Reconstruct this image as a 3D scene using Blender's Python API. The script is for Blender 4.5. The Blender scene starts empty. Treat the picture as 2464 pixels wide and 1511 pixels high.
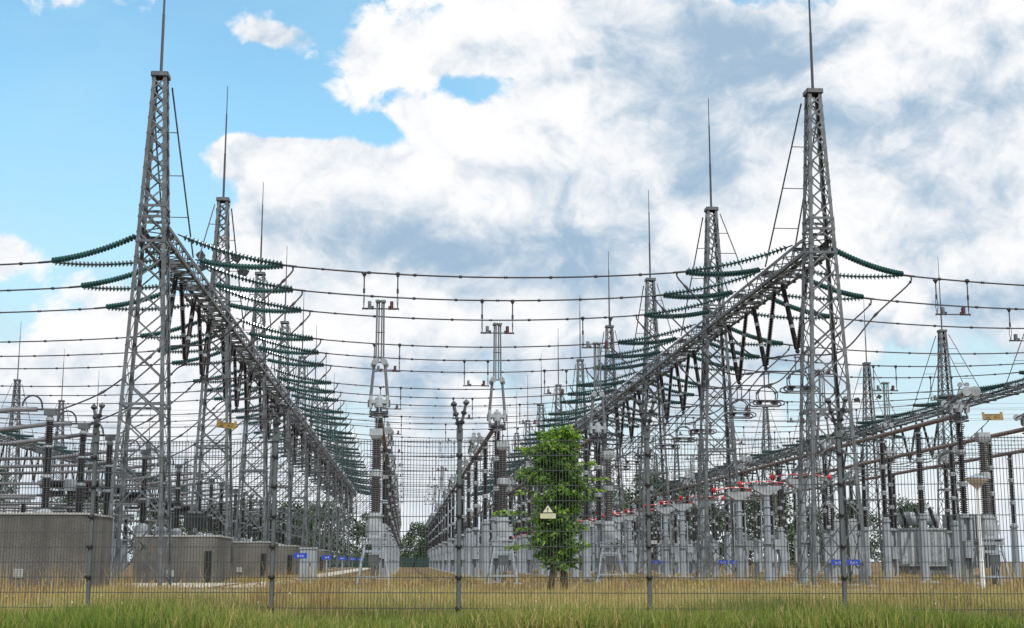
import bpy, math, random
import numpy as np
from mathutils import Vector, Matrix
rnd = random.Random(7)
npr = np.random.default_rng(7)
sc = bpy.context.scene
col = sc.collection
R = math.radians
# ------------------------------------------------------------------ camera
CZ, PITCH, YAW = 0.85, R(10.156), R(4.35)
cam = bpy.data.cameras.new("camera")
cam.sensor_width = 36.0
cam.lens = 3330.0 / 2464.0 * 36.0
cam.clip_end = 6000
camo = bpy.data.objects.new("camera", cam)
col.objects.link(camo)
camo.location = (0, 0, CZ)
camo.rotation_euler = (R(90) + PITCH, 0, 0)
sc.camera = camo
# ------------------------------------------------------------------ exposure
sc.view_settings.view_transform = 'Standard'
sc.view_settings.look = 'None'
sc.view_settings.exposure = 0.0
sc.view_settings.gamma = 1.0
sc.render.engine = 'CYCLES'
sc.cycles.max_bounces = 6
sc.cycles.transparent_max_bounces = 12
# ------------------------------------------------------------------ sun
SUN_EL, SUN_AZ = R(48), R(150)          # azimuth clockwise from +Y: behind the camera, to its right
sd = Vector((math.sin(SUN_AZ) * math.cos(SUN_EL), math.cos(SUN_AZ) * math.cos(SUN_EL), math.sin(SUN_EL)))
sun = bpy.data.lights.new("sun", 'SUN')
sun.energy = 3.3
sun.angle = R(1.5)
sun.color = (1.0, 0.96, 0.9)
suno = bpy.data.objects.new("sun", sun)
col.objects.link(suno)
suno.location = (0, 0, 60)
suno.rotation_euler = (-sd).to_track_quat('-Z', 'Y').to_euler()
# ------------------------------------------------------------------ sky with clouds (all by direction)
wd = bpy.data.worlds.new("World")
sc.world = wd
wd.use_nodes = True
nt = wd.node_tree
nt.nodes.clear()
def N(t, **k):
    n = nt.nodes.new(t)
    for a, b in k.items(): setattr(n, a, b)
    return n
def put(n, i, v):
    if isinstance(v, bpy.types.NodeSocket): nt.links.new(v, n.inputs[i])
    else: n.inputs[i].default_value = v
def M(op, a, b=0.0, c=0.0, clamp=False):
    n = N('ShaderNodeMath', operation=op)
    n.use_clamp = clamp
    put(n, 0, a); put(n, 1, b)
    if op in ('MULTIPLY_ADD', 'SMOOTH_MAX', 'SMOOTH_MIN'): put(n, 2, c)
    return n.outputs[0]
def VM(op, a, b):
    n = N('ShaderNodeVectorMath', operation=op)
    put(n, 0, a); put(n, 1, b)
    return n.outputs[0]
def sstep(x, a, b, lo=0.0, hi=1.0):
    n = N('ShaderNodeMapRange', interpolation_type='SMOOTHSTEP')
    put(n, 0, x); put(n, 1, a); put(n, 2, b); put(n, 3, lo); put(n, 4, hi)
    return n.outputs[0]
def mixc(f, a, b):
    n = N('ShaderNodeMix', data_type='RGBA')
    put(n, 0, f)
    for s, v in ((n.inputs[6], a), (n.inputs[7], b)):
        if isinstance(v, bpy.types.NodeSocket): nt.links.new(v, s)
        else: s.default_value = (*v, 1)
    return n.outputs[2]
def noise(vec, scale, detail, rough, dist=0.0, lac=2.0):
    n = N('ShaderNodeTexNoise')
    nt.links.new(vec, n.inputs['Vector'])
    n.inputs['Scale'].default_value = scale
    n.inputs['Detail'].default_value = detail
    n.inputs['Roughness'].default_value = rough
    n.inputs['Distortion'].default_value = dist
    n.inputs['Lacunarity'].default_value = lac
    return n.outputs[0]
tc = N('ShaderNodeTexCoord')
sx = N('ShaderNodeSeparateXYZ')
nt.links.new(tc.outputs['Generated'], sx.inputs[0])
az = M('ARCTAN2', sx.outputs[0], sx.outputs[1])
el = M('ARCSINE', sx.outputs[2])
def blob(px, py, rx, ry, amp):          # a cloud (or gap) centred on a compass direction and a height above the horizon
    a0, e0 = (px - 1232) / 3330.0, (1352 - py) / 3330.0
    dx = M('MULTIPLY', M('SUBTRACT', az, a0), 3330.0 / rx)
    dy = M('MULTIPLY', M('SUBTRACT', el, e0), 3330.0 / ry)
    q = M('ADD', M('MULTIPLY', dx, dx), M('MULTIPLY', dy, dy))
    return M('MULTIPLY', M('EXPONENT', M('MULTIPLY', q, -1.0)), amp)
def total(lst, base):
    s = base
    for b in lst: s = M('ADD', blob(*b), s)
    return s
pv = VM('MULTIPLY', tc.outputs['Generated'], (1.0, 1.0, 1.25))
def puffs(vec, scale, detail, rough):
    n = N('ShaderNodeTexVoronoi', feature='F1')
    n.normalize = True
    nt.links.new(vec, n.inputs['Vector'])
    n.inputs['Scale'].default_value = scale
    n.inputs['Detail'].default_value = detail
    n.inputs['Roughness'].default_value = rough
    n.inputs['Lacunarity'].default_value = 2.15
    return n.outputs['Distance']
wn = N('ShaderNodeTexNoise')
nt.links.new(pv, wn.inputs['Vector']); wn.inputs['Scale'].default_value = 14.0; wn.inputs['Detail'].default_value = 6.0
warp = VM('MULTIPLY', VM('SUBTRACT', wn.outputs['Color'], (.5, .5, .5)), (.055, .055, .055))
pw = VM('ADD', pv, warp)
def field(off, det):
    q = VM('ADD', pw, off)
    a_ = noise(q, 6.0, det, 0.55, 0.2)
    b_ = puffs(q, 15.0, min(det, 6.0), 0.6)
    return M('SUBTRACT', M('MULTIPLY', M('SUBTRACT', a_, 0.5), 3.3), M('MULTIPLY', M('SUBTRACT', b_, 0.30), 1.15))
n1 = field((0, 0, 0), 10.0)
n2 = field((0.006, -0.003, 0.024), 6.0)
nb = noise(VM('ADD', pv, (3.1, 1.7, 0.4)), 3.4, 4.0, 0.5)
nf = noise(VM('ADD', pw, (5.3, 0.2, 2.2)), 20.0, 8.0, 0.6, 0.3)
GAPS = [(300, 190, 470, 260, -1.0), (80, 450, 330, 190, -.95), (640, 280, 230, 150, -.80), (800, 60, 150, 110, -.70),
        (900, 300, 80, 80, -.5), (1150, 215, 190, 50, -.62), (760, 320, 150, 60, -.45), (480, 520, 150, 70, -.3), (1800, 20, 150, 70, -.75), (2020, 72, 120, 60, -.62),
        (1165, 482, 130, 45, -.62), (1440, 300, 80, 50, -.5), (270, 610, 190, 120, -.85), (130, 830, 250, 110, -.65),
        (635, 122, 120, 50, .75), (560, 392, 140, 50, .75), (720, 400, 130, 60, .55), (900, 140, 100, 80, .55), (950, 278, 90, 32, .5), (1060, 165, 130, 70, .55), (60, 20, 130, 50, -.4), (680, 30, 120, 60, -.4), (30, 650, 130, 70, .65),
        (340, 790, 150, 60, .42), (1360, 720, 160, 140, .35), (1500, 400, 800, 330, .42), (2250, 420, 420, 330, .40), (1000, 620, 420, 200, .30), (1560, 130, 420, 150, .35), (830, 590, 260, 130, .40), (1300, 60, 300, 90, .25), (2200, 150, 300, 200, .25)]
D = total(GAPS, 0.70)
D = M('ADD', D, n1)
cover = sstep(D, 0.39, 0.62)
DARK = [(1530, 120, 260, 100, .75), (1850, 150, 190, 100, .62), (2420, 290, 150, 120, .70), (2050, 330, 260, 120, .22),
        (1360, 640, 380, 75, .55), (870, 590, 130, 50, .50), (1690, 410, 130, 130, .45), (2320, 560, 260, 70, .35), (1120, 650, 110, 60, .3), (2300, 760, 200, 60, .3)]
lit = M('MULTIPLY', M('SUBTRACT', n1, n2), 1.25)
dark = M('ADD', total(DARK, 0.08), sstep(el, 0.26, 0.13, 0.0, 0.20))
dark = M('ADD', dark, M('MULTIPLY', M('SUBTRACT', nb, 0.5), 1.15))
dark = M('SUBTRACT', dark, lit)
dark = M('ADD', dark, M('MULTIPLY', M('SUBTRACT', nf, 0.5), 0.5))
dark = sstep(dark, -0.05, 1.0)
K = 1.0 / 0.1                           # the background's strength is 0.1
ccol = mixc(dark, (1.0 * K, 1.0 * K, 1.01 * K), (0.37 * K, 0.52 * K, 0.68 * K))
edge = sstep(D, 0.36, 0.75)
sky = N('ShaderNodeTexSky', sky_type='NISHITA')
sky.sun_disc = False
sky.sun_elevation = SUN_EL
sky.sun_rotation = SUN_AZ
sky.air_density = 1.0
sky.dust_density = 0.6
sky.ozone_density = 2.0
tint = N('ShaderNodeMix', data_type='RGBA', blend_type='MULTIPLY')
tint.inputs[0].default_value = 1.0
nt.links.new(sky.outputs[0], tint.inputs[6])
tint.inputs[7].default_value = (1.75, 2.35, 2.15, 1)
# thin high veil over the blue, thicker low down
veil = M('MULTIPLY', sstep(noise(VM('ADD', pv, (1.4, 6.7, 3.4)), 4.5, 9.0, 0.6, 0.4), 0.36, 0.72), 0.42)
low = sstep(el, 0.40, 0.10, 0.0, 0.92)
veil = M('ADD', veil, low, clamp=True)
pale = mixc(sstep(el, 0.30, 0.12), (0.44 * K, 0.74 * K, 0.94 * K), (0.62 * K, 0.85 * K, 0.95 * K))
pale = mixc(sstep(el, 0.13, 0.03), pale, (0.90 * K, 0.95 * K, 0.98 * K))
skyc = mixc(veil, tint.outputs[2], pale)
# clouds melt into pale air near the horizon
ccol = mixc(sstep(el, 0.16, -0.01, 0.0, 0.60), ccol, (0.86 * K, 0.925 * K, 0.98 * K))
fin = mixc(cover, skyc, ccol)
# below the horizon: dull ground light
fin = mixc(sstep(el, -0.01, -0.05), fin, (0.18 * K, 0.16 * K, 0.10 * K))
bg = N('ShaderNodeBackground')
nt.links.new(fin, bg.inputs[0])
bg.inputs[1].default_value = 0.1
ow = N('ShaderNodeOutputWorld')
nt.links.new(bg.outputs[0], ow.inputs[0])
wd.cycles.sampling_method = 'MANUAL'
wd.cycles.sample_map_resolution = 512
# ------------------------------------------------------------------ materials
def mat(name, base, rough=0.6, metal=0.0, var=0.0, vscale=6.0, spots=None, bump=0.0, bscale=60.0, trans=0.0, transl=0.0, spec=0.5, obj_space=True, var2=None):
    m = bpy.data.materials.new(name)
    m.use_nodes = True
    t = m.node_tree
    b = t.nodes['Principled BSDF']
    b.inputs['Base Color'].default_value = (*base, 1)
    b.inputs['Roughness'].default_value = rough
    b.inputs['Metallic'].default_value = metal
    b.inputs['Specular IOR Level'].default_value = spec
    if trans: b.inputs['Transmission Weight'].default_value = trans
    c = t.nodes.new('ShaderNodeTexCoord')
    src = c.outputs['Object']
    if var or spots:
        n = t.nodes.new('ShaderNodeTexNoise')
        n.inputs['Scale'].default_value = vscale
        n.inputs['Detail'].default_value = 6
        n.inputs['Roughness'].default_value = 0.62
        t.links.new(src, n.inputs['Vector'])
        r = t.nodes.new('ShaderNodeValToRGB')
        r.color_ramp.elements[0].position = 0.32
        r.color_ramp.elements[1].position = 0.68
        lo = tuple(max(0, x * (1 - var)) for x in base)
        hi = tuple(x * (1 + var) for x in (var2 or base))
        r.color_ramp.elements[0].color = (*lo, 1)
        r.color_ramp.elements[1].color = (*hi, 1)
        t.links.new(n.outputs[0], r.inputs[0])
        out = r.outputs[0]
        if spots:
            scol, sscale, amt = spots
            n2_ = t.nodes.new('ShaderNodeTexNoise')
            n2_.inputs['Scale'].default_value = sscale
            n2_.inputs['Detail'].default_value = 4
            t.links.new(src, n2_.inputs['Vector'])
            r2 = t.nodes.new('ShaderNodeMapRange')
            r2.inputs[1].default_value = 0.52
            r2.inputs[2].default_value = 0.66
            r2.inputs[4].default_value = amt
            t.links.new(n2_.outputs[0], r2.inputs[0])
            mx = t.nodes.new('ShaderNodeMix')
            mx.data_type = 'RGBA'
            t.links.new(r2.outputs[0], mx.inputs[0])
            t.links.new(out, mx.inputs[6])
            mx.inputs[7].default_value = (*scol, 1)
            out = mx.outputs[2]
        t.links.new(out, b.inputs['Base Color'])
    if bump:
        n = t.nodes.new('ShaderNodeTexNoise')
        n.inputs['Scale'].default_value = bscale
        n.inputs['Detail'].default_value = 5
        t.links.new(src, n.inputs['Vector'])
        bm_ = t.nodes.new('ShaderNodeBump')
        bm_.inputs['Strength'].default_value = bump
        bm_.inputs['Distance'].default_value = 0.02
        t.links.new(n.outputs[0], bm_.inputs['Height'])
        t.links.new(bm_.outputs[0], b.inputs['Normal'])
    if transl:
        tr = t.nodes.new('ShaderNodeBsdfTranslucent')
        tr.inputs[0].default_value = (min(1, base[0] * 2.2), min(1, base[1] * 2.0), base[2] * 1.2, 1)
        ms = t.nodes.new('ShaderNodeMixShader')
        ms.inputs[0].default_value = transl
        t.links.new(b.outputs[0], ms.inputs[1])
        t.links.new(tr.outputs[0], ms.inputs[2])
        t.links.new(ms.outputs[0], t.nodes['Material Output'].inputs[0])
    return m
STEEL = mat('weathered_galvanised_steel', (0.084, 0.093, 0.102), 0.55, 0.0, 0.35, 0.9, ((0.17, 0.185, 0.20), 3.5, 0.6))
RODM = mat('dark_steel_rod', (0.05, 0.05, 0.06), 0.5)
PAINT = mat('grey_painted_steel', (0.265, 0.305, 0.345), 0.5, 0, 0.20, 0.8, ((0.17, 0.165, 0.155), 2.2, 0.5))
PALE = mat('pale_grey_casting', (0.30, 0.33, 0.355), 0.5, 0, 0.16, 3.0, ((0.17, 0.165, 0.16), 5.0, 0.5))
ALU = mat('dull_aluminium', (0.125, 0.132, 0.145), 0.5, 0.0, 0.12, 4.0)
DARKM = mat('dark_metal_fitting', (0.035, 0.035, 0.045), 0.5)
PORC = mat('brown_porcelain', (0.019, 0.013, 0.016), 0.28, 0, 0.25, 3.0)
PORC2 = mat('grey_brown_porcelain', (0.085, 0.075, 0.075), 0.3, 0, 0.2, 3.0)
GLASS = mat('green_toughened_glass', (0.017, 0.108, 0.106), 0.12, 0, 0.40, 2.0, trans=0.30)
CABLE = mat('weathered_stranded_cable', (0.035, 0.035, 0.042), 0.6, 0, 0.2, 3.0)
TUBE = mat('weathered_busbar_tube', (0.165, 0.125, 0.12), 0.5, 0, 0.30, 2.2, ((0.10, 0.06, 0.05), 6.0, 0.6))
PIPE = mat('grey_busbar_pipe', (0.145, 0.145, 0.16), 0.45, 0, 0.2, 2.0)
CONC = mat('washed_aggregate_concrete', (0.125, 0.119, 0.111), 0.9, 0, 0.28, 0.7, ((0.05, 0.047, 0.044), 22.0, 0.75), 0.9, 45.0)
def streaks(m):                          # rain streaks run down the wall
    t = m.node_tree; b = t.nodes['Principled BSDF']; src = b.inputs['Base Color'].links[0].from_socket
    c = t.nodes.new('ShaderNodeTexCoord'); mp = t.nodes.new('ShaderNodeMapping'); mp.inputs['Scale'].default_value = (.9, .9, .10)
    n = t.nodes.new('ShaderNodeTexNoise'); n.inputs['Scale'].default_value = 1.6; n.inputs['Detail'].default_value = 7
    t.links.new(c.outputs['Object'], mp.inputs[0]); t.links.new(mp.outputs[0], n.inputs['Vector'])
    r = t.nodes.new('ShaderNodeValToRGB'); r.color_ramp.elements[0].position = .36; r.color_ramp.elements[1].position = .60
    r.color_ramp.elements[0].color = (.66, .65, .64, 1); r.color_ramp.elements[1].color = (1.12, 1.1, 1.06, 1); t.links.new(n.outputs[0], r.inputs[0])
    mx = t.nodes.new('ShaderNodeMix'); mx.data_type = 'RGBA'; mx.blend_type = 'MULTIPLY'; mx.inputs[0].default_value = .85
    t.links.new(src, mx.inputs[6]); t.links.new(r.outputs[0], mx.inputs[7]); t.links.new(mx.outputs[2], b.inputs['Base Color'])
streaks(CONC)
COPE = mat('pale_concrete_coping', (0.36, 0.36, 0.35), 0.8, 0, 0.12, 3.0)
FOOT = mat('concrete_footing', (0.33, 0.31, 0.28), 0.9, 0, 0.2, 3.0)
RED = mat('red_paint', (0.50, 0.012, 0.015), 0.45, 0, 0.15, 6.0)
DRED = mat('dark_red_weight', (0.085, 0.014, 0.016), 0.5, 0, 0.2, 6.0)
WHITE = mat('white_paint', (0.72, 0.72, 0.70), 0.5, 0, 0.06, 4.0)
CREAM = mat('cream_lamp_plastic', (0.62, 0.58, 0.50), 0.4, 0, 0.08, 4.0)
BLUE = mat('blue_enamel', (0.008, 0.055, 0.46), 0.4, 0, 0.08, 4.0)
YEL = mat('yellow_sign_board', (0.19, 0.115, 0.012), 0.6, 0, 0.25, 14.0)
BLACK = mat('black_paint', (0.012, 0.012, 0.014), 0.5)
SIGNC = mat('faded_cream_sign', (0.62, 0.62, 0.42), 0.6, 0, 0.12, 12.0)
SIGNT = mat('faded_sign_lettering', (0.26, 0.26, 0.12), 0.7)
FENCE = mat('coated_fence_wire', (0.050, 0.058, 0.060), 0.5, 0, 0.25, 2.0)
POST = mat('coated_fence_post', (0.085, 0.097, 0.10), 0.5, 0, 0.22, 2.5)
BARK = mat('dark_bark', (0.045, 0.035, 0.026), 0.9, 0, 0.4, 8.0, None, 0.8, 30.0)
LEAF = [mat('leaf_deep_green', (0.036, 0.092, 0.013), 0.45, 0, 0.3, 3.0, transl=0.30),
        mat('leaf_mid_green', (0.085, 0.185, 0.022), 0.45, 0, 0.3, 3.0, transl=0.35),
        mat('leaf_young_green', (0.24, 0.40, 0.04), 0.45, 0, 0.2, 3.0, transl=0.40)]
FARL = [mat('distant_leaf_dark', (0.030, 0.060, 0.028), 0.7, 0, 0.3, 0.5), mat('distant_leaf_mid', (0.048, 0.088, 0.036), 0.7, 0, 0.3, 0.5), mat('distant_leaf_light', (0.075, 0.125, 0.042), 0.7, 0, 0.3, 0.5)]
GRS = [mat('grass_green', (0.105, 0.17, 0.022), 0.6, transl=0.35), mat('grass_bright', (0.18, 0.26, 0.035), 0.6, transl=0.35), mat('grass_dark', (0.030, 0.065, 0.010), 0.6, transl=0.25)]
DRY = [mat('grass_straw', (0.44, 0.345, 0.15), 0.75, transl=0.25), mat('grass_ochre', (0.30, 0.225, 0.09), 0.75, transl=0.25), mat('grass_russet', (0.20, 0.095, 0.05), 0.8, transl=0.2),
       mat('grass_olive', (0.22, 0.23, 0.055), 0.7, transl=0.25), mat('grass_pale', (0.46, 0.38, 0.20), 0.75, transl=0.3)]
HEDGE = mat('dark_green_screen', (0.012, 0.040, 0.034), 0.8, 0, 0.25, 2.0)
WIN = mat('dark_opening', (0.012, 0.012, 0.014), 0.3)
# ------------------------------------------------------------------ mesh builder
class MB:
    def __init__(s): s.v = []; s.f = []; s.m = []; s.mats = []
    def mi(s, m):
        if m not in s.mats: s.mats.append(m)
        return s.mats.index(m)
    def add(s, vs, fs, m):
        o = len(s.v); k = s.mi(m)
        s.v += [tuple(p) for p in vs]
        s.f += [tuple(i + o for i in q) for q in fs]
        s.m += [k] * len(fs)
        return s
    def box(s, a, b, m):
        (x0, y0, z0), (x1, y1, z1) = a, b
        return s.add([(x0, y0, z0), (x1, y0, z0), (x1, y1, z0), (x0, y1, z0), (x0, y0, z1), (x1, y0, z1), (x1, y1, z1), (x0, y1, z1)],
                     [(0, 3, 2, 1), (4, 5, 6, 7), (0, 1, 5, 4), (1, 2, 6, 5), (2, 3, 7, 6), (3, 0, 4, 7)], m)
    def cbox(s, a, b, m, c=0.02):       # box with its upright edges cut
        (x0, y0, z0), (x1, y1, z1) = a, b
        pts = [(x0 + c, y0), (x1 - c, y0), (x1, y0 + c), (x1, y1 - c), (x1 - c, y1), (x0 + c, y1), (x0, y1 - c), (x0, y0 + c)]
        return s.prism(pts, z0, z1, m)
    def prism(s, pts, z0, z1, m, top=1.0):
        n = len(pts); cx = sum(p[0] for p in pts) / n; cy = sum(p[1] for p in pts) / n
        vs = [(x, y, z0) for x, y in pts] + [(cx + (x - cx) * top, cy + (y - cy) * top, z1) for x, y in pts]
        fs = [tuple(range(n - 1, -1, -1)), tuple(range(n, 2 * n))] + [(i, (i + 1) % n, n + (i + 1) % n, n + i) for i in range(n)]
        return s.add(vs, fs, m)
    def bar(s, a, b, w, h, m, up=(0, 0, 1)):
        a = Vector(a); b = Vector(b); d = (b - a).normalized(); up = Vector(up)
        if abs(d.dot(up)) > 0.97: up = Vector((0, 1, 0))
        x = d.cross(up).normalized(); y = x.cross(d)
        x *= w / 2; y *= h / 2
        vs = [a - x - y, a + x - y, a + x + y, a - x + y, b - x - y, b + x - y, b + x + y, b - x + y]
        return s.add(vs, [(0, 3, 2, 1), (4, 5, 6, 7), (0, 1, 5, 4), (1, 2, 6, 5), (2, 3, 7, 6), (3, 0, 4, 7)], m)
    def angle(s, a, b, w, t, m, dx, dy):  # L-section: two flanges along horizontal directions dx, dy
        a = Vector(a); b = Vector(b); dx = Vector(dx) * w; dy = Vector(dy) * w
        tx = dx.normalized() * t; ty = dy.normalized() * t
        sec = [Vector((0, 0, 0)), dx, dx + ty, tx + ty, tx + dy, dy]
        vs = [a + q for q in sec] + [b + q for q in sec]
        fs = [(i, (i + 1) % 6, 6 + (i + 1) % 6, 6 + i) for i in range(6)] + [(0, 3, 2, 1), (0, 5, 4, 3), (6, 7, 8, 9), (6, 9, 10, 11)]
        return s.add(vs, fs, m)
    def path(s, pts, r, m, n=6, caps=True):
        pts = [Vector(p) for p in pts]
        rr = r if isinstance(r, (list, tuple)) else [r] * len(pts)
        vs = []; fs = []; prev = None
        for i, p in enumerate(pts):
            d = (pts[min(i + 1, len(pts) - 1)] - pts[max(i - 1, 0)]).normalized()
            if prev is None:
                up = Vector((0, 0, 1)) if abs(d.z) < 0.95 else Vector((0, 1, 0))
                x = d.cross(up).normalized()
            else: x = (prev - d * prev.dot(d)).normalized()
            prev = x
            y = x.cross(d)
            for k in range(n):
                a = 2 * math.pi * k / n
                vs.append(p + (x * math.cos(a) + y * math.sin(a)) * rr[i])
        for i in range(len(pts) - 1):
            for k in range(n):
                k2 = (k + 1) % n
                fs.append((i * n + k, (i + 1) * n + k, (i + 1) * n + k2, i * n + k2))
        if caps:
            fs.append(tuple(range(n)))
            fs.append(tuple((len(pts) - 1) * n + k for k in range(n - 1, -1, -1)))
        return s.add(vs, fs, m)
    def lathe(s, prof, a, b, m, n=10):   # prof: (t along a->b in metres, radius)
        a = Vector(a); d = (Vector(b) - a).normalized()
        up = Vector((0, 0, 1)) if abs(d.z) < 0.9 else Vector((0, 1, 0))
        x = d.cross(up).normalized(); y = x.cross(d)
        vs = []; fs = []
        for t, r in prof:
            for k in range(n):
                an = 2 * math.pi * k / n
                vs.append(a + d * t + (x * math.cos(an) + y * math.sin(an)) * r)
        for i in range(len(prof) - 1):
            for k in range(n):
                k2 = (k + 1) % n
                fs.append((i * n + k, (i + 1) * n + k, (i + 1) * n + k2, i * n + k2))
        fs.append(tuple(range(n))); fs.append(tuple((len(prof) - 1) * n + k for k in range(n - 1, -1, -1)))
        return s.add(vs, fs, m)
    def mesh(s, name, smooth=False):
        me = bpy.data.meshes.new(name)
        me.from_pydata(s.v, [], s.f)
        for m in s.mats: me.materials.append(m)
        me.polygons.foreach_set('material_index', s.m)
        if smooth: me.polygons.foreach_set('use_smooth', [True] * len(s.f))
        me.update()
        return me
    def obj(s, name, parent=None, smooth=False, label=None):
        o = bpy.data.objects.new(name, s.mesh(name, smooth))
        col.objects.link(o)
        if parent is not None: o.parent = parent
        if label: o['label'] = label
        return o
def shed_profile(L, core, rad, pitch):
    p = [(0, core)]; n = max(1, int(L / pitch)); q = L / n
    for i in range(n):
        t = i * q
        p += [(t + q * .12, core), (t + q * .46, rad), (t + q * .60, rad * .98), (t + q * .80, core)]
    p.append((L, core))
    return p
CW, SW = math.cos(YAW), math.sin(YAW)
def W(u, v, z=0.0): return Vector((u * CW - v * SW, u * SW + v * CW, z))
def tag(o, label, cat, group=None, kind=None):
    if label: o['label'] = label
    if cat: o['category'] = cat
    if group: o['group'] = group
    o['kind'] = kind or 'thing'
    return o
def thing(name, loc=(0, 0, 0), rz=0.0):
    o = bpy.data.objects.new(name, None)
    col.objects.link(o)
    o.empty_display_size = 0.2
    o.location = loc; o.rotation_euler = (0, 0, rz)
    return o
KIDS = {}
def adopt(root, *objs):
    KIDS.setdefault(root.name, []).extend(objs)
    for o in objs: o.parent = root
    return root
def kids(o): return [c for c in KIDS.get(o.name, [])]
def dup(o, loc=None, rz=None, parent=None, scale=None):
    c = o.copy()
    col.objects.link(c)
    if loc is not None: c.location = loc
    if rz is not None: c.rotation_euler = (0, 0, rz)
    if scale is not None: c.scale = scale
    if parent is not None: c.parent = parent
    KIDS[c.name] = []
    for k in kids(o): KIDS[c.name].append(dup(k, parent=c))
    return c
class Kind:                              # the first placing uses the model itself, the later ones copies of it
    def __init__(s, root): s.root = root; s.used = False
    def at(s, loc, rz, label, cat, group, scale=None):
        if not s.used:
            s.used = True; o = s.root; o.location = loc; o.rotation_euler = (0, 0, rz)
            if scale: o.scale = scale
        else: o = dup(s.root, loc, rz, scale=scale)
        return tag(o, label, cat, group)
def flat(root_builder, name):            # the same shapes joined into one mesh, for copies too small to show parts
    return root_builder
ORD = ['first', 'second', 'third', 'fourth', 'fifth', 'sixth', 'seventh', 'eighth', 'ninth', 'tenth', 'eleventh', 'twelfth', 'thirteenth']
def struct(mb, name, smooth=False, kind='structure'):
    o = mb.obj(name, None, smooth); o['kind'] = kind
    return o
# ------------------------------------------------------------------ ground
def ground_mat():
    m = bpy.data.materials.new('dry_meadow_ground'); m.use_nodes = True
    t = m.node_tree; b = t.nodes['Principled BSDF']; b.inputs['Roughness'].default_value = 0.95
    b.inputs['Specular IOR Level'].default_value = 0.15
    c = t.nodes.new('ShaderNodeTexCoord')
    def nz(s, d=8, r=.65):
        n = t.nodes.new('ShaderNodeTexNoise'); n.inputs['Scale'].default_value = s; n.inputs['Detail'].default_value = d
        n.inputs['Roughness'].default_value = r; t.links.new(c.outputs['Object'], n.inputs['Vector']); return n.outputs[0]
    def ramp(x, stops):
        r = t.nodes.new('ShaderNodeValToRGB'); t.links.new(x, r.inputs[0])
        while len(r.color_ramp.elements) < len(stops): r.color_ramp.elements.new(0.5)
        for e, (p, cc) in zip(r.color_ramp.elements, stops): e.position = p; e.color = (*cc, 1)
        return r.outputs[0]
    a = ramp(nz(.22), [(.30, (.10, .115, .035)), (.44, (.19, .145, .065)), (.56, (.20, .125, .07)), (.70, (.30, .26, .19))])
    d = ramp(nz(3.5, 10), [(.3, (.45, .45, .45)), (.7, (1.3, 1.3, 1.3))])
    mx = t.nodes.new('ShaderNodeMix'); mx.data_type = 'RGBA'; mx.blend_type = 'MULTIPLY'; mx.inputs[0].default_value = 1
    t.links.new(a, mx.inputs[6]); t.links.new(d, mx.inputs[7]); t.links.new(mx.outputs[2], b.inputs['Base Color'])
    bp = t.nodes.new('ShaderNodeBump'); bp.inputs['Strength'].default_value = .7; bp.inputs['Distance'].default_value = .05
    t.links.new(nz(9, 6), bp.inputs['Height']); t.links.new(bp.outputs[0], b.inputs['Normal'])
    return m
g = MB()
GM = ground_mat()
ys = [-400, -20, 4, 9, 11, 13, 15, 16.5, 18, 25, 40, 80, 160, 400, 1000, 3500]
def gz(y): return -0.78 * min(1, max(0, (16.5 - y) / 6.0)) if y < 16.5 else 0.0
xs = [-3500, -800, -200, -60, -20, 0, 20, 60, 200, 800, 3500]
vs = [(x, y, gz(y)) for y in ys for x in xs]
nx = len(xs)
fs = [(j * nx + i, j * nx + i + 1, (j + 1) * nx + i + 1, (j + 1) * nx + i) for j in range(len(ys) - 1) for i in range(nx - 1)]
g.add(vs, fs, GM)
struct(g, 'ground')
GRAV = mat('pale_gravel', (0.50, 0.47, 0.42), 0.95, 0, 0.25, 1.2, ((0.25, 0.23, 0.17), 9.0, 0.7), 0.8, 40.0)
def sheet(name, quads, m, z):
    b = MB()
    for q in quads: b.add([W(u, v, z) for u, v in q], [(0, 1, 2, 3)], m)
    return struct(b, name)
sheet('gravel_path', [[(-6.2, 48), (-4.6, 48), (-4.3, 200), (-6.2, 200)]], GRAV, 0.006)
sheet('gravel_apron', [[(-12.5, 47.5), (-6.6, 47.5), (-6.6, 58), (-12.5, 58)]], GRAV, 0.010)
b = MB(); b.box((-60, -.06, -.1), (60, .06, .05), FOOT); o = struct(b, 'concrete_kerb'); o.location = (0, 41.5, 0); 
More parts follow.
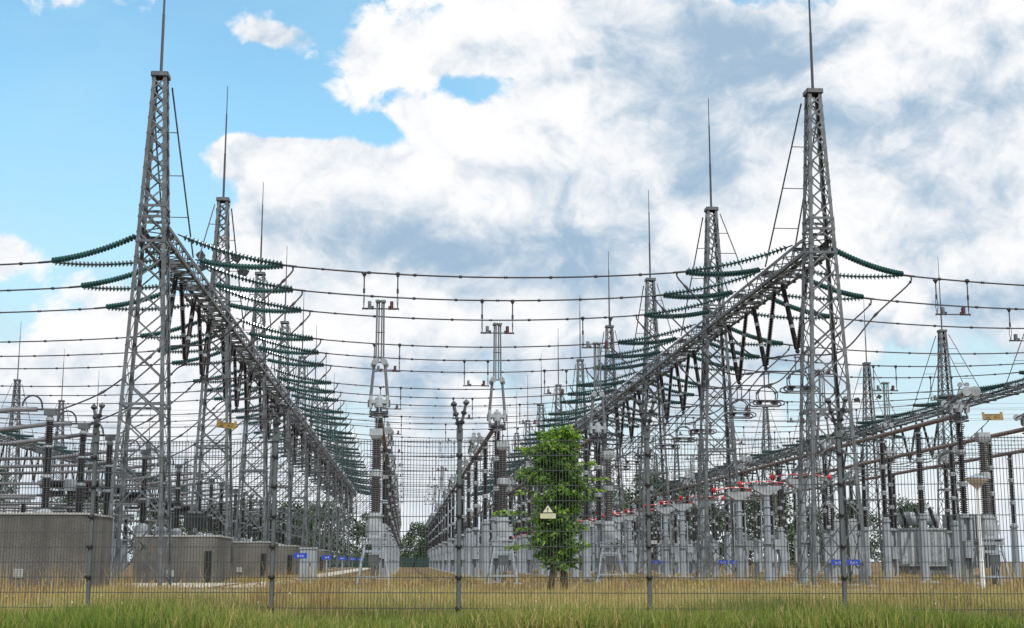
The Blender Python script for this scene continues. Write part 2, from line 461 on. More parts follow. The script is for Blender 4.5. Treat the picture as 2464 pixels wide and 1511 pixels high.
# ------------------------------------------------------------------ gantry rows
BAY, V0, NB = 17.65, 48.9, 11
PH = [3.3, 8.1, 12.9]                    # where a bay's three phases hang, from its nearer tower
ROWS = {'L': -9.1, 'R': 15.1, 'F': 40.8, 'K': -37.9}
RNAME = {'L': 'gantry beside the concrete bunkers', 'R': 'gantry above the red-ball switches', 'F': 'gantry behind the white lamp post', 'K': 'distant gantry beyond the concrete bunkers'}
FIRST = {'L': 0, 'R': 0, 'F': 0, 'K': 3}
ZT, ZB = 18.25, 12.25
def hw(z): return 1.0 + (0.25 - 1.0) * z / ZT
def make_tower(front_ties, back_ties):
    t = thing('lattice_tower')
    ks = []
    for sx_ in (-1, 1):
        for sy_ in (-1, 1):
            b = MB()
            b.angle((sx_ * hw(0), sy_ * hw(0), 0.05), (sx_ * hw(ZT), sy_ * hw(ZT), ZT), 0.125, 0.018, STEEL, (-sx_, 0, 0), (0, -sy_, 0))
            bf = MB(); bf.box((sx_ * hw(0) - .22, sy_ * hw(0) - .22, -.1), (sx_ * hw(0) + .22, sy_ * hw(0) + .22, .06), FOOT)
            for zz in (6.2, 12.9):
                h_ = hw(zz); b.box((sx_ * h_ - (.10 if sx_ > 0 else -.004), sy_ * h_ - .012 if sy_ < 0 else sy_ * h_ - .002, zz - .3), (sx_ * h_ + (.004 if sx_ > 0 else .10), sy_ * h_ + .002 if sy_ < 0 else sy_ * h_ + .012, zz + .3), STEEL)
            lg = b.obj('leg'); adopt(lg, bf.obj('footing')); ks.append(lg)
    b = MB()
    z = 0.25; zs = [z]
    while z < ZT - 0.5:
        z += 1.72 * hw(z) * (1.25 if z < 3.5 else 1.0); zs.append(min(z, ZT - .15))
    for i in range(len(zs) - 1):
        a, c = zs[i], zs[i + 1]
        for q in range(4):
            an = math.pi / 2 * q; cs, sn = round(math.cos(an)), round(math.sin(an))
            def P(s, z, off):
                h = hw(z); x, y = s * (h - .02), -(h + off)
                return (x * cs - y * sn, x * sn + y * cs, z)
            nrm = (sn, -cs, 0)
            b.bar(P(-1, a, .012), P(1, c, .012), .056, .012, STEEL, nrm)
            b.bar(P(1, a, -.014), P(-1, c, -.014), .056, .012, STEEL, nrm)
    for i, a in enumerate(zs[1:-1]):
        for q in range(4):
            an = math.pi / 2 * q; cs, sn = round(math.cos(an)), round(math.sin(an)); h = hw(a)
            for sg in (-1, 1):
                x0, y0 = sg * (h - .10), -(h + .004)
                b.bar((x0 * cs - y0 * sn, x0 * sn + y0 * cs, a - .09), (x0 * cs - y0 * sn, x0 * sn + y0 * cs, a + .09), .12, .008, STEEL, (sn, -cs, 0))
    for zz in (6.2, 12.0, 12.9, 13.3):
        h = hw(zz)
        for q in range(4):
            an = math.pi / 2 * q; cs, sn = round(math.cos(an)), round(math.sin(an))
            b.bar((-h * cs + h * sn, -h * sn - h * cs, zz), (h * cs + h * sn, h * sn - h * cs, zz), .05, .09, STEEL)
    ks.append(b.obj('bracing'))
    b = MB(); h = hw(ZT) + .03
    for sx_, sy_ in ((0, -1), (0, 1), (-1, 0), (1, 0)):
        b.bar((sx_ * h - (h if not sx_ else 0), sy_ * h - (h if not sy_ else 0), ZT), (sx_ * h + (h if not sx_ else 0), sy_ * h + (h if not sy_ else 0), ZT), .07, .12, STEEL)
    b.box((-.3, -.3, ZT + .06), (.3, .3, ZT + .1), STEEL)
    ks.append(b.obj('tower_cap'))
    b = MB(); b.path([(0, 0, ZT + .1), (0, 0, ZT + 2.4), (0, 0, ZT + 2.41), (0, 0, ZT + 4.4), (0, 0, ZT + 4.41), (0, 0, ZT + 5.85)], [.055, .05, .04, .036, .024, .018], RODM, 8)
    ks.append(b.obj('lightning_rod'))
    for s, on in ((1, back_ties), (-1, front_ties)):
        if not on: continue
        for sx_ in (-1, 1):
            b = MB(); b.path([(sx_ * .36, s * .36, ZT - .3), (sx_ * .55, s * 5.6, 12.75)], .032, STEEL, 6)
            if sx_ > 0:
                for t_ in (.25, .5, .75):
                    y = s * (.36 + (5.6 - .36) * t_); zz = ZT - .3 + (12.75 - ZT + .3) * t_; xx = .36 + .19 * t_
                    b.path([(-xx, y, zz), (xx, y, zz)], .02, STEEL, 5)
            ks.append(b.obj('tie_rod'))
    return adopt(t, *ks)
first_tower = Kind(make_tower(False, True)); mid_tower = Kind(make_tower(True, True))
for rk, u in ROWS.items():
    for i in range(FIRST[rk], NB + 1):
        k = first_tower if i == 0 else mid_tower
        lab = f'grey lattice tower with lightning rod, {ORD[i - FIRST[rk]]} along the {RNAME[rk]}'
        k.at(W(u, V0 + BAY * i), YAW, lab, 'lattice tower', 'lattice towers of the gantries')
def make_beam():
    t = thing('gantry_beam'); ks = []
    y0, y1 = 0.0, BAY - .02
    X, ZL, ZH = .55, ZB - .18, ZB + .42
    for sx_ in (-1, 1):
        for zz, sz in ((ZL, 1), (ZH, -1)):
            b = MB(); b.angle((sx_ * X, y0, zz), (sx_ * X, y1, zz), .13, .02, STEEL, (-sx_, 0, 0), (0, 0, sz)); ks.append(b.obj('chord'))
    b = MB(); n = 26
    for i in range(n):
        a = y0 + .05 + (y1 - y0 - .1) * i / n; c = y0 + .05 + (y1 - y0 - .1) * (i + 1) / n
        e = 1 if i % 2 else -1
        b.bar((-X * e, a, ZL + .03), (X * e, c, ZL + .03), .055, .03, STEEL)
        b.bar((-X * e, a, ZH - .03), (X * e, c, ZH - .03), .055, .03, STEEL)
        for sx_ in (-1, 1):
            b.bar((sx_ * (X - .02), a, ZL if e > 0 else ZH), (sx_ * (X - .02), c, ZH if e > 0 else ZL), .03, .05, STEEL)
        if i % 2: b.bar((-X, a, ZL + .07), (X, a, ZL + .07), .06, .05, STEEL)
    for p in PH:
        for d in (-2.15, 2.15): b.bar((-X - .1, p + d, ZH - .2), (X + .1, p + d, ZH - .2), .10, .12, STEEL)
        for d in (-1.8, 1.8): b.bar((-X, p + d, ZL - .05), (X, p + d, ZL - .05), .14, .06, STEEL)
    ks.append(b.obj('lacing'))
    return adopt(t, *ks)
bk = Kind(make_beam())
for rk, u in ROWS.items():
    for i in range(FIRST[rk], NB):
        bk.at(W(u, V0 + BAY * i), YAW, f'lattice crossbeam between {ORD[i - FIRST[rk]]} and {ORD[i + 1 - FIRST[rk]]} towers of the {RNAME[rk]}', 'gantry beam', 'crossbeams of the gantries')
# ------------------------------------------------------------------ glass strain insulator pairs
UL = 3.75
def string_pts(sy_, n=30):
    a = Vector((0.08, sy_ * 2.15, .0)); c = Vector((UL - .05, sy_ * .15, -.62)); out = []
    for i in range(n + 1):
        t = i / n; p = a.lerp(c, t); p.z -= .15 * 4 * t * (1 - t); out.append(p)
    return out
def disc_string(sy_, nseg):
    b = MB(); pts = string_pts(sy_); b.path(pts, .028, DARKM, 5)
    n = 26
    for i in range(n):
        t = .07 + .91 * i / (n - 1); k = t * 30; j = min(29, int(k)); p = pts[j].lerp(pts[j + 1], k - j); d = (pts[j + 1] - pts[j]).normalized()
        b.lathe([(-.060, .03), (-.055, .052), (-.01, .055)], p, p + d, DARKM, 6)
        b.lathe([(-.012, .05), (0.0, .10), (.012, .118), (.030, .124), (.026, .09), (.040, .035)], p, p + d, GLASS, nseg)
    return b
def make_pair():
    t = thing('insulator_pair'); ks = [disc_string(-1, 11).obj('insulator_string', smooth=False), disc_string(1, 11).obj('insulator_string', smooth=False)]
    b = MB(); b.bar((UL - .08, -.2, -.62), (UL - .08, .2, -.62), .10, .04, DARKM); b.path([(UL - .08, 0, -.62), (UL + .5, 0, -.68)], .045, DARKM, 6); ks.append(b.obj('yoke_plate'))
    return adopt(t, *ks)
def make_pair_far():
    b = MB()
    for s in (-1, 1):
        q = disc_string(s, 7); b.v, off = b.v, len(b.v)
        for m in q.mats: b.mi(m)
        b.v += q.v; b.f += [tuple(i + off for i in f) for f in q.f]; b.m += [b.mi(q.mats[k]) for k in q.m]
    b.bar((UL - .08, -.2, -.62), (UL - .08, .2, -.62), .10, .04, DARKM)
    return b.obj('insulator_pair')
pk, pkf = Kind(make_pair()), Kind(make_pair_far())
ZP = ZB + .38
SIDE = {('L', 1): 'corridor side', ('L', -1): 'bunker side', ('R', -1): 'corridor side', ('R', 1): 'outer side', ('F', -1): 'near side', ('F', 1): 'outer side', ('K', 1): 'near side'}
PHN = ['first', 'middle', 'last']
for rk, u in ROWS.items():
    for i in range(FIRST[rk], NB):
        for p in range(3):
            for s in (-1, 1):
                if (rk, s) not in SIDE: continue
                v = V0 + BAY * i + PH[p]
                if rk == 'F' and s == 1 and i < 4: continue
                k = pk if i < 5 and rk in 'LR' or i < 4 else pkf
                rn = {'L': 'bunker-side gantry', 'R': 'red-ball-switch gantry', 'F': 'gantry behind the lamp post', 'K': 'gantry beyond the bunkers'}[rk]
                k.at(W(u + s * .58, v, ZP), YAW + (0 if s > 0 else math.pi), f'green insulator pair, {SIDE[(rk, s)]} of {rn}, {ORD[i - FIRST[rk]]} bay, {PHN[p]} phase', 'insulators', 'green strain insulator pairs')
# ------------------------------------------------------------------ conductors (one mesh model per span length)
def wire_mesh(L, sag, z0=0, z1=0, r=.033, dots=1.75, rd=.062):
    b = MB(); pts = []; rr = []
    st = []
    x = 0
    while x < L: st.append((x, r)); x += L / 40
    st.append((L, r))
    q = dots * .6
    while q < L:
        st += [(q - .07, r), (q - .05, rd), (q + .05, rd), (q + .07, r)]; q += dots
    st.sort()
    for x, r_ in st:
        t = x / L; pts.append((x, 0, z0 + (z1 - z0) * t - sag * 4 * t * (1 - t))); rr.append(r_)
    b.path(pts, rr, CABLE, 6)
    return b
ZC = ZP - .68
E = .58 + UL + .45
SPANS = [('LR', ROWS['L'] + E, ROWS['R'] - E, 0, 'between bunker-side and red-ball-switch gantries', .30), ('RF', ROWS['R'] + E, ROWS['F'] - E, 0, 'between red-ball-switch and lamp-post gantries', .36),
         ('KL', ROWS['K'] + E, ROWS['L'] - E, 0, 'running off past the concrete bunkers', .36), ('FX', ROWS['F'] + E, ROWS['F'] + 22, 4, 'running off beyond the lamp-post gantry', .2)]
for nm, ua, ub, i0, where, sag in SPANS:
    me = wire_mesh(ub - ua, sag)
    k = Kind(me.obj('conductor'))
    for i in range(i0, NB):
        for p in range(3):
            k.at(W(ua, V0 + BAY * i + PH[p], ZC), YAW, f'overhead conductor {where}, {ORD[i]} bay, {PHN[p]} phase', 'conductor', 'overhead conductors')
# ------------------------------------------------------------------ hanging V strings, jumpers, contact hangers
def rod_insulator(b, a, c, r, core, joints=3, n=9):
    a = Vector(a); c = Vector(c); d = (c - a); L = d.length; d /= L
    seg = L / joints
    for j in range(joints):
        p = a + d * (seg * j + .06); q = a + d * (seg * (j + 1) - .06)
        b.lathe(shed_profile(seg - .12, core, r, .07), p, q, PORC, n)
        if j: b.lathe([(-.075, core), (-.07, r * .95), (-.02, r * .95), (-.015, core * .9), (.015, core * .9), (.02, r * .95), (.07, r * .95), (.075, core)], a + d * seg * j, c, PALE if j else DARKM, n)
ZA = 8.85
def make_vee():
    t = thing('suspension_insulators'); ks = []
    for s in (-1, 1):
        b = MB(); rod_insulator(b, (0, s * 1.8, ZB - .32), (0, s * .07, ZA + .12), .105, .062, 3); ks.append(b.obj('insulator_rod', smooth=False))
    b = MB(); b.lathe([(0, .03), (.03, .09), (.10, .10), (.16, .04)], (0, 0, ZA + .13), (0, 0, ZA - .1), DARKM, 8); b.bar((0, -.12, ZA + .1), (0, .12, ZA + .1), .05, .06, DARKM); ks.append(b.obj('clamp'))
    return adopt(t, *ks)
vk = Kind(make_vee())
def make_hanger():
    b = MB()
    for s in (-1, 1): b.path([(s * .10, 0, -.02), (s * .10, 0, -.70)], .022, DARKM, 6)
    b.bar((-.16, 0, -.12), (.16, 0, -.12), .05, .05, DARKM); b.bar((-.16, 0, -.68), (.16, 0, -.68), .06, .06, DARKM)
    for y in (-.16, .16):
        arc = [(.42 * math.sin(a), y, -1.06 + .40 * math.cos(a)) for a in [R(-130 + 260 * i / 18) for i in range(19)]]
        b.path(arc, .024, DARKM, 6)
        for a in (-70, -20, 20, 70):
            b.box((.42 * math.sin(R(a)) - .035, y - .035, -1.06 + .40 * math.cos(R(a)) - .035), (.42 * math.sin(R(a)) + .035, y + .035, -1.06 + .40 * math.cos(R(a)) + .035), DARKM)
    b.bar((-.1, -.16, -.67), (-.1, .16, -.67), .03, .03, DARKM)
    for y in (-.28, .28):
        lp = []
        for i in range(9): a = R(90 + 180 * i / 8); lp.append((-.52 + .15 * math.cos(a), y, -1.38 + .10 * math.sin(a)))
        for i in range(9): a = R(-90 + 180 * i / 8); lp.append((.52 + .15 * math.cos(a), y, -1.38 + .10 * math.sin(a)))
        lp.append(lp[0]); b.path(lp, .028, DARKM, 6, caps=False)
        for s in (-1, 1): b.path([(s * .30, y * .55, -1.30), (s * .24, y, -1.34)], .035, DARKM, 6)
    for s in (-1, 1):
        b.bar((s * .30, -.28, -1.30), (s * .30, .28, -1.30), .05, .05, DARKM)
        b.box((s * .34 - .10, -.12, -1.42), (s * .34 + .10, .12, -1.28), DARKM)
    return b.obj('contact_hanger')
hk = Kind(make_hanger())
def curve_pts(ctrl, n=10):
    P = [Vector(ctrl[0])] + [Vector(c) for c in ctrl] + [Vector(ctrl[-1])]
    out = []
    for i in range(1, len(P) - 2):
        for j in range(n):
            t = j / n; p0, p1, p2, p3 = P[i - 1], P[i], P[i + 1], P[i + 2]
            out.append(.5 * ((2 * p1) + (-p0 + p2) * t + (2 * p0 - 5 * p1 + 4 * p2 - p3) * t * t + (-p0 + 3 * p1 - 3 * p2 + p3) * t ** 3))
    out.append(P[-2]); return out
def make_jumper(ctrl, r=.032):
    b = MB(); pts = curve_pts(ctrl); rr = [r if i % 12 else r * 1.9 for i in range(len(pts))]
    b.path(pts, rr, CABLE, 6)
    return b.obj('jumper_cable')
JE = .58 + UL + .35
jin = Kind(make_jumper([(-JE, 0, ZC - .02), (-JE + .15, 0, ZC - .35), (-JE + 1.5, 0, ZC - 1.75), (-JE + 2.9, 0, ZA - .12), (0, 0, ZA - .08), (JE - 2.9, 0, ZA + .1), (JE - 1.5, 0, ZC - 1.55), (JE - .15, 0, ZC - .35), (JE, 0, ZC - .02)]))
jcol = Kind(make_jumper([(JE, 0, ZC - .02), (JE - .15, 0, ZC - .35), (JE - 1.5, 0, ZC - 1.7), (JE - 2.9, 0, ZA + .15), (0, 0, ZA - .06), (-.7, 0, ZA - .6), (-1.9, -1.4, 6.9), (-3.0, -3.2, 6.02)]))
for rk in 'LRFK':
    for i in range(FIRST[rk], NB):
        for p in range(3):
            u, v = ROWS[rk], V0 + BAY * i + PH[p]
            rn = {'L': 'bunker-side gantry', 'R': 'red-ball-switch gantry', 'F': 'gantry behind the lamp post', 'K': 'gantry beyond the bunkers'}[rk]
            w = f'{ORD[i - FIRST[rk]]} bay, {PHN[p]} phase'
            if rk in 'LRK' or i > 2:
                vk.at(W(u, v), YAW, f'dark V of brown rod insulators under {rn}, {w}', 'insulators', 'hanging V insulators')
            if rk == 'R' and i < 8:
                hk.at(W(u, v, ZA - .06), YAW, f'dark looped contact hanger under {rn}, {w}', 'contact hanger', 'looped contact hangers')
            if rk in 'RF' and (rk == 'R' or i > 2): jin.at(W(u, v), YAW, f'drooping jumper cable under {rn}, {w}', 'jumper cable', 'jumper cables')
            if rk == 'L': jcol.at(W(u, v), YAW, f'drooping jumper cable under {rn}, {w}', 'jumper cable', 'jumper cables')
# ------------------------------------------------------------------ trapezes hung from the conductors
def make_trapeze():
    t = thing('trapeze_contact'); ks = []
    for s in (-1, 1):
        b = MB(); x = s * .64
        b.lathe([(0, .05), (.05, .105), (.09, .105), (.10, .07), (.16, .06), (.18, .035), (.20, .03)], (x, 0, .05), (x, 0, -1), DARKM, 8)
        b.path([(x, 0, -.14), (x, 0, -.62)], .026, DARKM, 6); b.path([(x, 0, -.60), (x, 0, -.78)], .045, DARKM, 6)
        b.path([(x, -.06, -.78), (x - s * .02, -.08, -1.05), (x, 0, -1.36)], .014, DARKM, 5); b.path([(x, .06, -.78), (x + s * .02, .08, -1.05), (x, 0, -1.36)], .014, DARKM, 5)
        ks.append(b.obj('hanger'))
    b = MB(); b.path([(-.70, 0, -1.38), (-.66, 0, -1.38), (-.65, 0, -1.38), (.65, 0, -1.38), (.66, 0, -1.38), (.70, 0, -1.38)], [.05, .05, .026, .026, .05, .05], DARKM, 6)
    for s in (-1, 1): b.path([(s * .48, 0, -1.38), (s * .62, 0, -1.38)], .040, DARKM, 6)
    ks.append(b.obj('contact_bar'))
    for s, m in ((-1, PALE), (1, RED)):
        b = MB(); b.cbox((s * .42 - .065, -.09, -1.40), (s * .42 + .065, .09, -1.10), STEEL if s < 0 else DRED, .03); b.box((s * .32 - .03, -.05, -1.41), (s * .32 + .06, .05, -1.28), DARKM)
        ks.append(b.obj('counterweight', label='red counterweight' if s > 0 else 'grey counterweight'))
    return adopt(t, *ks)
tk = Kind(make_trapeze())
# ------------------------------------------------------------------ pantograph switches
UROW = [(-1.06, 0), (3.72, 1), (8.58, 2), (21.4, 0), (26.5, 1), (31.6, 2)]
UWORD = ['row on the corridor\'s bunker side', 'row on the corridor\'s tree side', 'row behind the tree', 'row behind the white lamp post', 'row second behind the lamp post', 'row nearest the transformer']
ZH_ = 6.30                                # underside of the gear head
def pedestal(b, h, w=.155):
    b.cbox((-.36, -.36, -.05), (.36, .36, .10), FOOT, .05)
    for s in (-1, 1):
        b.box((s * w - .045, -w, .10), (s * w + .045, w, h), PAINT)
    b.box((-w + .045, -.02, .10), (w - .045, .02, h), PAINT)
    b.cbox((-w - .1, -w - .08, h), (w + .1, w + .08, h + .05), PAINT, .03)
    b.box((-w - .02, -w - .02, .10), (w + .02, w + .02, .14), PAINT)
def control_box(b, z=1.0):
    b.cbox((-.17, -.38, z), (.19, -.17, z + .62), PALE, .02); b.box((-.19, -.40, z + .62), (.21, -.16, z + .65), PALE); b.box((-.13, -.386, z + .06), (.15, -.381, z + .56), PAINT); b.box((.10, -.40, z + .28), (.125, -.386, z + .36), DARKM)
    b.path([(.05, -.34, z), (.05, -.34, .05)], .03, PAINT, 6); b.path([(-.08, -.34, z), (-.08, -.30, .05)], .022, DARKM, 6)
    b.path([(.1, -.34, z + .65), (.14, -.3, z + .9), (.16, -.24, z + 1.05)], .025, PAINT, 6)
def post_ins(b, z0, z1, r=.165, core=.10, joints=2, m=PORC, n=12):
    L = (z1 - z0) / joints
    for j in range(joints):
        a = z0 + L * j
        b.lathe([(0, core), (.01, r * 1.02), (.07, r * 1.02), (.10, core)], (0, 0, a), (0, 0, z1), PALE, n)
        b.lathe(shed_profile(L - .22, core, r, .075), (0, 0, a + .11), (0, 0, z1), m, n)
        b.lathe([(0, core), (.03, r * 1.02), (.10, r * 1.02), (.11, core)], (0, 0, a + L - .11), (0, 0, z1), PALE, n)
def gear_head(b):
    z = ZH_
    b.lathe([(0, .12), (.02, .20), (.10, .22), (.16, .12), (.3, .11)], (0, 0, z - .06), (0, 0, z + 1), DARKM, 10)
    for rz_, rr in ((z + .04, .34), (z - .06, .36)):
        b.path([(rr * math.cos(a), rr * math.sin(a), rz_) for a in [2 * math.pi * i / 20 for i in range(21)]], .024, DARKM, 6, caps=False)
    for s in (-1, 1):
        b.path([(s * .34, 0, z + .10), (s * .22, 0, z + .42)], .025, DARKM, 6); b.bar((s * .15, 0, z + .42), (s * .30, 0, z + .42), .05, .05, DARKM); b.bar((s * .12, 0, z + .12), (s * .36, 0, z + .12), .1, .06, DARKM)
    b.path([(0, -.14, z + .40), (.02, -.18, z + .1), (-.06, -.20, z - .5)], .022, PALE, 6)
def gear_box(b):
    z = ZH_ + .26
    b.lathe([(0, .12), (.02, .175), (.12, .18), (.14, .16), (.36, .15), (.42, .09), (.46, .06), (.50, .06)], (0, 0, z), (0, 0, z + 1), PALE, 12)
    b.box((-.30, -.13, z + .16), (.30, .13, z + .30), PALE)
    for s in (-1, 1):
        b.cbox((s * .31 - .06, -.10, z - .02), (s * .31 + .06, .10, z + .46), PALE, .02); b.box((s * .39 - .035, -.06, z + .03), (s * .39 + .035, .06, z + .30), STEEL)
def disc(b, p, r, th, m, ax=(0, 1, 0)):
    p = Vector(p); ax = Vector(ax); b.lathe([(-th / 2, r * .3), (-th / 2, r * .92), (-th / 2 + .01, r), (th / 2 - .01, r), (th / 2, r * .92), (th / 2, r * .3)], p, p + ax, m, 16)
def pan_base(ks):
    b = MB(); pedestal(b, 2.52); pd = b.obj('pedestal'); b = MB(); control_box(b); adopt(pd, b.obj('control_box')); ks.append(pd)
    b = MB(); post_ins(b, 2.57, ZH_ - .05, .165, .10, 3); ks.append(b.obj('post_insulator', smooth=False))
    b = MB(); gear_head(b); ks.append(b.obj('corona_ring'))
    b = MB(); gear_box(b); ks.append(b.obj('gear_head'))
def arms_closed(ks):
    zk, zt = 8.30, 10.62
    for s in (-1, 1):
        b = MB(); b.path([(s * .33, 0, 6.72), (s * .19, -.02, zk)], [.055, .045], ALU, 8); b.path([(s * .38, .05, 6.72), (s * .23, .03, zk)], .022, ALU, 6); ks.append(b.obj('lower_arm'))
        b = MB(); disc(b, (s * .17, -.16, zk), .125, .05, PALE, (s * .25, 1, .1)); disc(b, (s * .24, .14, zk - .08), .115, .05, PALE, (s * .6, 1, .1)); b.bar((s * .17, -.14, zk), (s * .22, .14, zk - .05), .07, .07, STEEL); ks.append(b.obj('knuckle'))
        b = MB(); b.path([(s * .145, -.05, zk), (s * .125, -.05, zt)], .034, ALU, 8); b.path([(s * .055, .04, zk + .05), (s * .05, .02, zt)], .026, ALU, 8)
        b.box((s * .10 - .075, -.22, zt - .02), (s * .10 + .075, .22, zt + .025), PALE)
        b.prism([(s * .10 - .10, -.25), (s * .10 + .10, -.25), (s * .10 + .10, .25), (s * .10 - .10, .25)], zt + .025, zt + .09, PALE, .6)
        ks.append(b.obj('upper_arm'))
    b = MB(); b.bar((-.18, 0, 9.45), (.18, 0, 9.45), .03, .03, DARKM); b.bar((-.17, 0, zk), (.17, 0, zk), .05, .05, DARKM); ks.append(b.obj('cross_link'))
def arms_folded(ks):
    z = ZH_ + .62
    for s in (-1, 1):
        b = MB(); b.path([(s * .33, 0, z), (s * .24, -1.15, z + .30)], [.055, .045], ALU, 8); ks.append(b.obj('lower_arm'))
        b = MB(); disc(b, (s * .17, -1.28, z + .33), .20, .05, PALE, (s * .2, 1, .1)); disc(b, (s * .27, -1.0, z + .24), .18, .05, PALE, (s * .6, 1, .1)); b.bar((s * .2, -1.26, z + .32), (s * .25, -1.02, z + .26), .07, .07, STEEL); ks.append(b.obj('knuckle'))
        b = MB(); b.path([(s * .14, -1.2, z + .36), (s * .12, 1.05, z + .10)], .034, ALU, 8); b.path([(s * .12, -.25, z + .24), (s * .13, -.55, z + .62)], .030, PALE, 8); disc(b, (s * .13, -.60, z + .66), .105, .04, PALE, (0, 1, .2)); disc(b, (s * .12, 1.08, z + .10), .15, .04, PALE); ks.append(b.obj('upper_arm'))
    b = MB(); b.bar((-.2, -1.15, z + .30), (.2, -1.15, z + .30), .05, .05, DARKM); ks.append(b.obj('cross_link'))
def make_pan(closed):
    t = thing('pantograph_switch'); ks = []; pan_base(ks)
    (arms_closed if closed else arms_folded)(ks)
    return adopt(t, *ks)
pc, pf = Kind(make_pan(True)), Kind(make_pan(False))
def make_buspost():
    t = thing('busbar_post'); ks = []
    b = MB(); b.cbox((-.45, -.45, -.05), (.45, .45, .08), FOOT, .05); b.lathe([(0, .20), (2.55, .175), (2.56, .24), (2.66, .24)], (0, 0, .05), (0, 0, 3), PAINT, 8); ks.append(b.obj('pedestal'))
    b = MB(); post_ins(b, 2.72, 6.22, .15, .09, 3); ks.append(b.obj('post_insulator'))
    b = MB(); b.lathe([(0, .09), (.06, .11), (.16, .11), (.18, .06)], (0, 0, 6.2), (0, 0, 7), DARKM, 8); b.bar((-.13, 0, 6.38), (.13, 0, 6.38), .1, .06, DARKM); ks.append(b.obj('tube_clamp'))
    return adopt(t, *ks)
bp_ = Kind(make_buspost())
CLOSED = {(0, 0), (1, 0), (2, 0), (3, 1), (4, 1), (1, 5), (0, 6), (1, 7), (4, 4)}
for c, (u, p) in enumerate(UROW):
    for i in range(NB):
        v = V0 + BAY * i + PH[p]
        L = (ROWS['R'] - E) - (ROWS['L'] + E); t = (u - (ROWS['L'] + E)) / L if c < 3 else (u - (ROWS['R'] + E)) / ((ROWS['F'] - E) - (ROWS['R'] + E))
        sag = (.30 if c < 3 else .36) * 4 * t * (1 - t)
        word = UWORD[c]
        if i == 0 and c > 4: pass
        else:
            tk.at(W(u, v, ZC - sag), YAW, f'trapeze with grey and red counterweights, {ORD[i]} along {word}', 'trapeze contact', 'trapeze contacts on the conductors')
            cl = (c, i) in CLOSED
            (pc if cl else pf).at(W(u, v), YAW, f'{"raised" if cl else "folded"} pantograph switch, {ORD[i]} along the {word}', 'pantograph switch', 'pantograph switches on pedestals')
        if i or c: bp_.at(W(u, v + 8.9 if c != 1 else v + 8.5), YAW, f'brown busbar post insulator on grey pedestal, {ORD[i]} along the {word}', 'busbar post', 'busbar post insulators')
        if c > 2 and i > (0 if c == 5 else -1) or c == 2: bp_.at(W(u, v + 4.4), YAW, f'brown busbar post insulator right behind {ORD[i]} pantograph of the {word}', 'busbar post', 'busbar post insulators')
    b = MB()
    v0 = V0 + PH[p] - (0 if c < 5 else 6)
    b.path([(0, -.05, 6.47), (0, (NB - .3) * BAY, 6.47)], .098, TUBE, 10)
    o = b.obj('busbar_tube', smooth=True); o.location = W(u + (.0 if c else .0), v0); o.rotation_euler = (0, 0, YAW)
    tag(o, f'long weathered busbar tube carried by the {word}', 'busbar', 'long busbar tubes')
# second set of posts close to the fence line, on the right
# ------------------------------------------------------------------ instrument transformers on splayed stands
def make_cvt():
    t = thing('voltage_transformer'); ks = []
    b = MB()
    for sx_ in (-1, 1):
        for sy_ in (-1, 1):
            b.bar((sx_ * .58, sy_ * .46, 0.02), (sx_ * .33, sy_ * .29, 1.45), .075, .075, PAINT)
            b.box((sx_ * .58 - .12, sy_ * .46 - .12, -.05), (sx_ * .58 + .12, sy_ * .46 + .12, .05), FOOT)
    for sy_ in (-1, 1):
        b.bar((-.44, sy_ * .30, 1.52), (.44, sy_ * .30, 1.52), .09, .12, PAINT); b.bar((-.36, sy_ * .33, 1.22), (.36, sy_ * .33, 1.22), .04, .09, PAINT)
        b.bar((-.53, sy_ * .43, .32), (.53, sy_ * .43, .32), .05, .07, PAINT)
    for sx_ in (-1, 1): b.bar((sx_ * .38, -.30, 1.61), (sx_ * .38, .30, 1.61), .10, .08, PAINT)
    b.box((-.46, -.34, 1.65), (.46, .34, 1.70), PAINT)
    ks.append(b.obj('stand'))
    b = MB(); b.box((-.19, -.50, .72), (.19, -.32, 1.10), STEEL); b.box((-.21, -.52, 1.10), (.21, -.30, 1.14), PAINT)
    for x in (-.15, -.05, .05, .15): b.path([(x, -.5, .72), (x * .4, -.3, .05)], .018, DARKM, 5)
    ks.append(b.obj('terminal_box'))
    b = MB(); b.cbox((-.25, -.25, 1.70), (.25, .25, 2.42), PALE, .06); b.cbox((-.30, -.29, 2.42), (.30, .29, 2.47), PALE, .06); b.box((.25, -.10, 1.85), (.40, .10, 2.20), PALE); b.path([(-.30, -.27, 2.30), (-.30, -.27, 1.74)], .025, PAINT, 6); b.box((-.15, -.262, 1.82), (.15, -.25, 2.0), PAINT)
    ks.append(b.obj('tank'))
    b = MB(); b.lathe([(0, .24), (.10, .22), (.12, .15)], (0, 0, 2.47), (0, 0, 3), PALE, 12); b.lathe(shed_profile(1.25, .13, .205, .072), (0, 0, 2.58), (0, 0, 4), PORC2, 14); b.lathe([(0, .14), (.04, .22), (.24, .22), (.30, .14)], (0, 0, 3.83), (0, 0, 5), PALE, 12); b.lathe(shed_profile(1.10, .12, .19, .072), (0, 0, 4.12), (0, 0, 6), PORC2, 14)
    ks.append(b.obj('bushing'))
    b = MB(); b.prism([(-.16, -.14), (.16, -.14), (.16, .14), (-.16, .14)], 5.22, 5.34, PALE, 1.45); b.cbox((-.235, -.205, 5.34), (.235, .205, 5.58), PALE, .03); b.path([(0, 0, 5.58), (0, 0, 5.78), (.06, 0, 5.82)], .025, DARKM, 6)
    ks.append(b.obj('head'))
    return adopt(t, *ks)
ck = Kind(make_cvt())
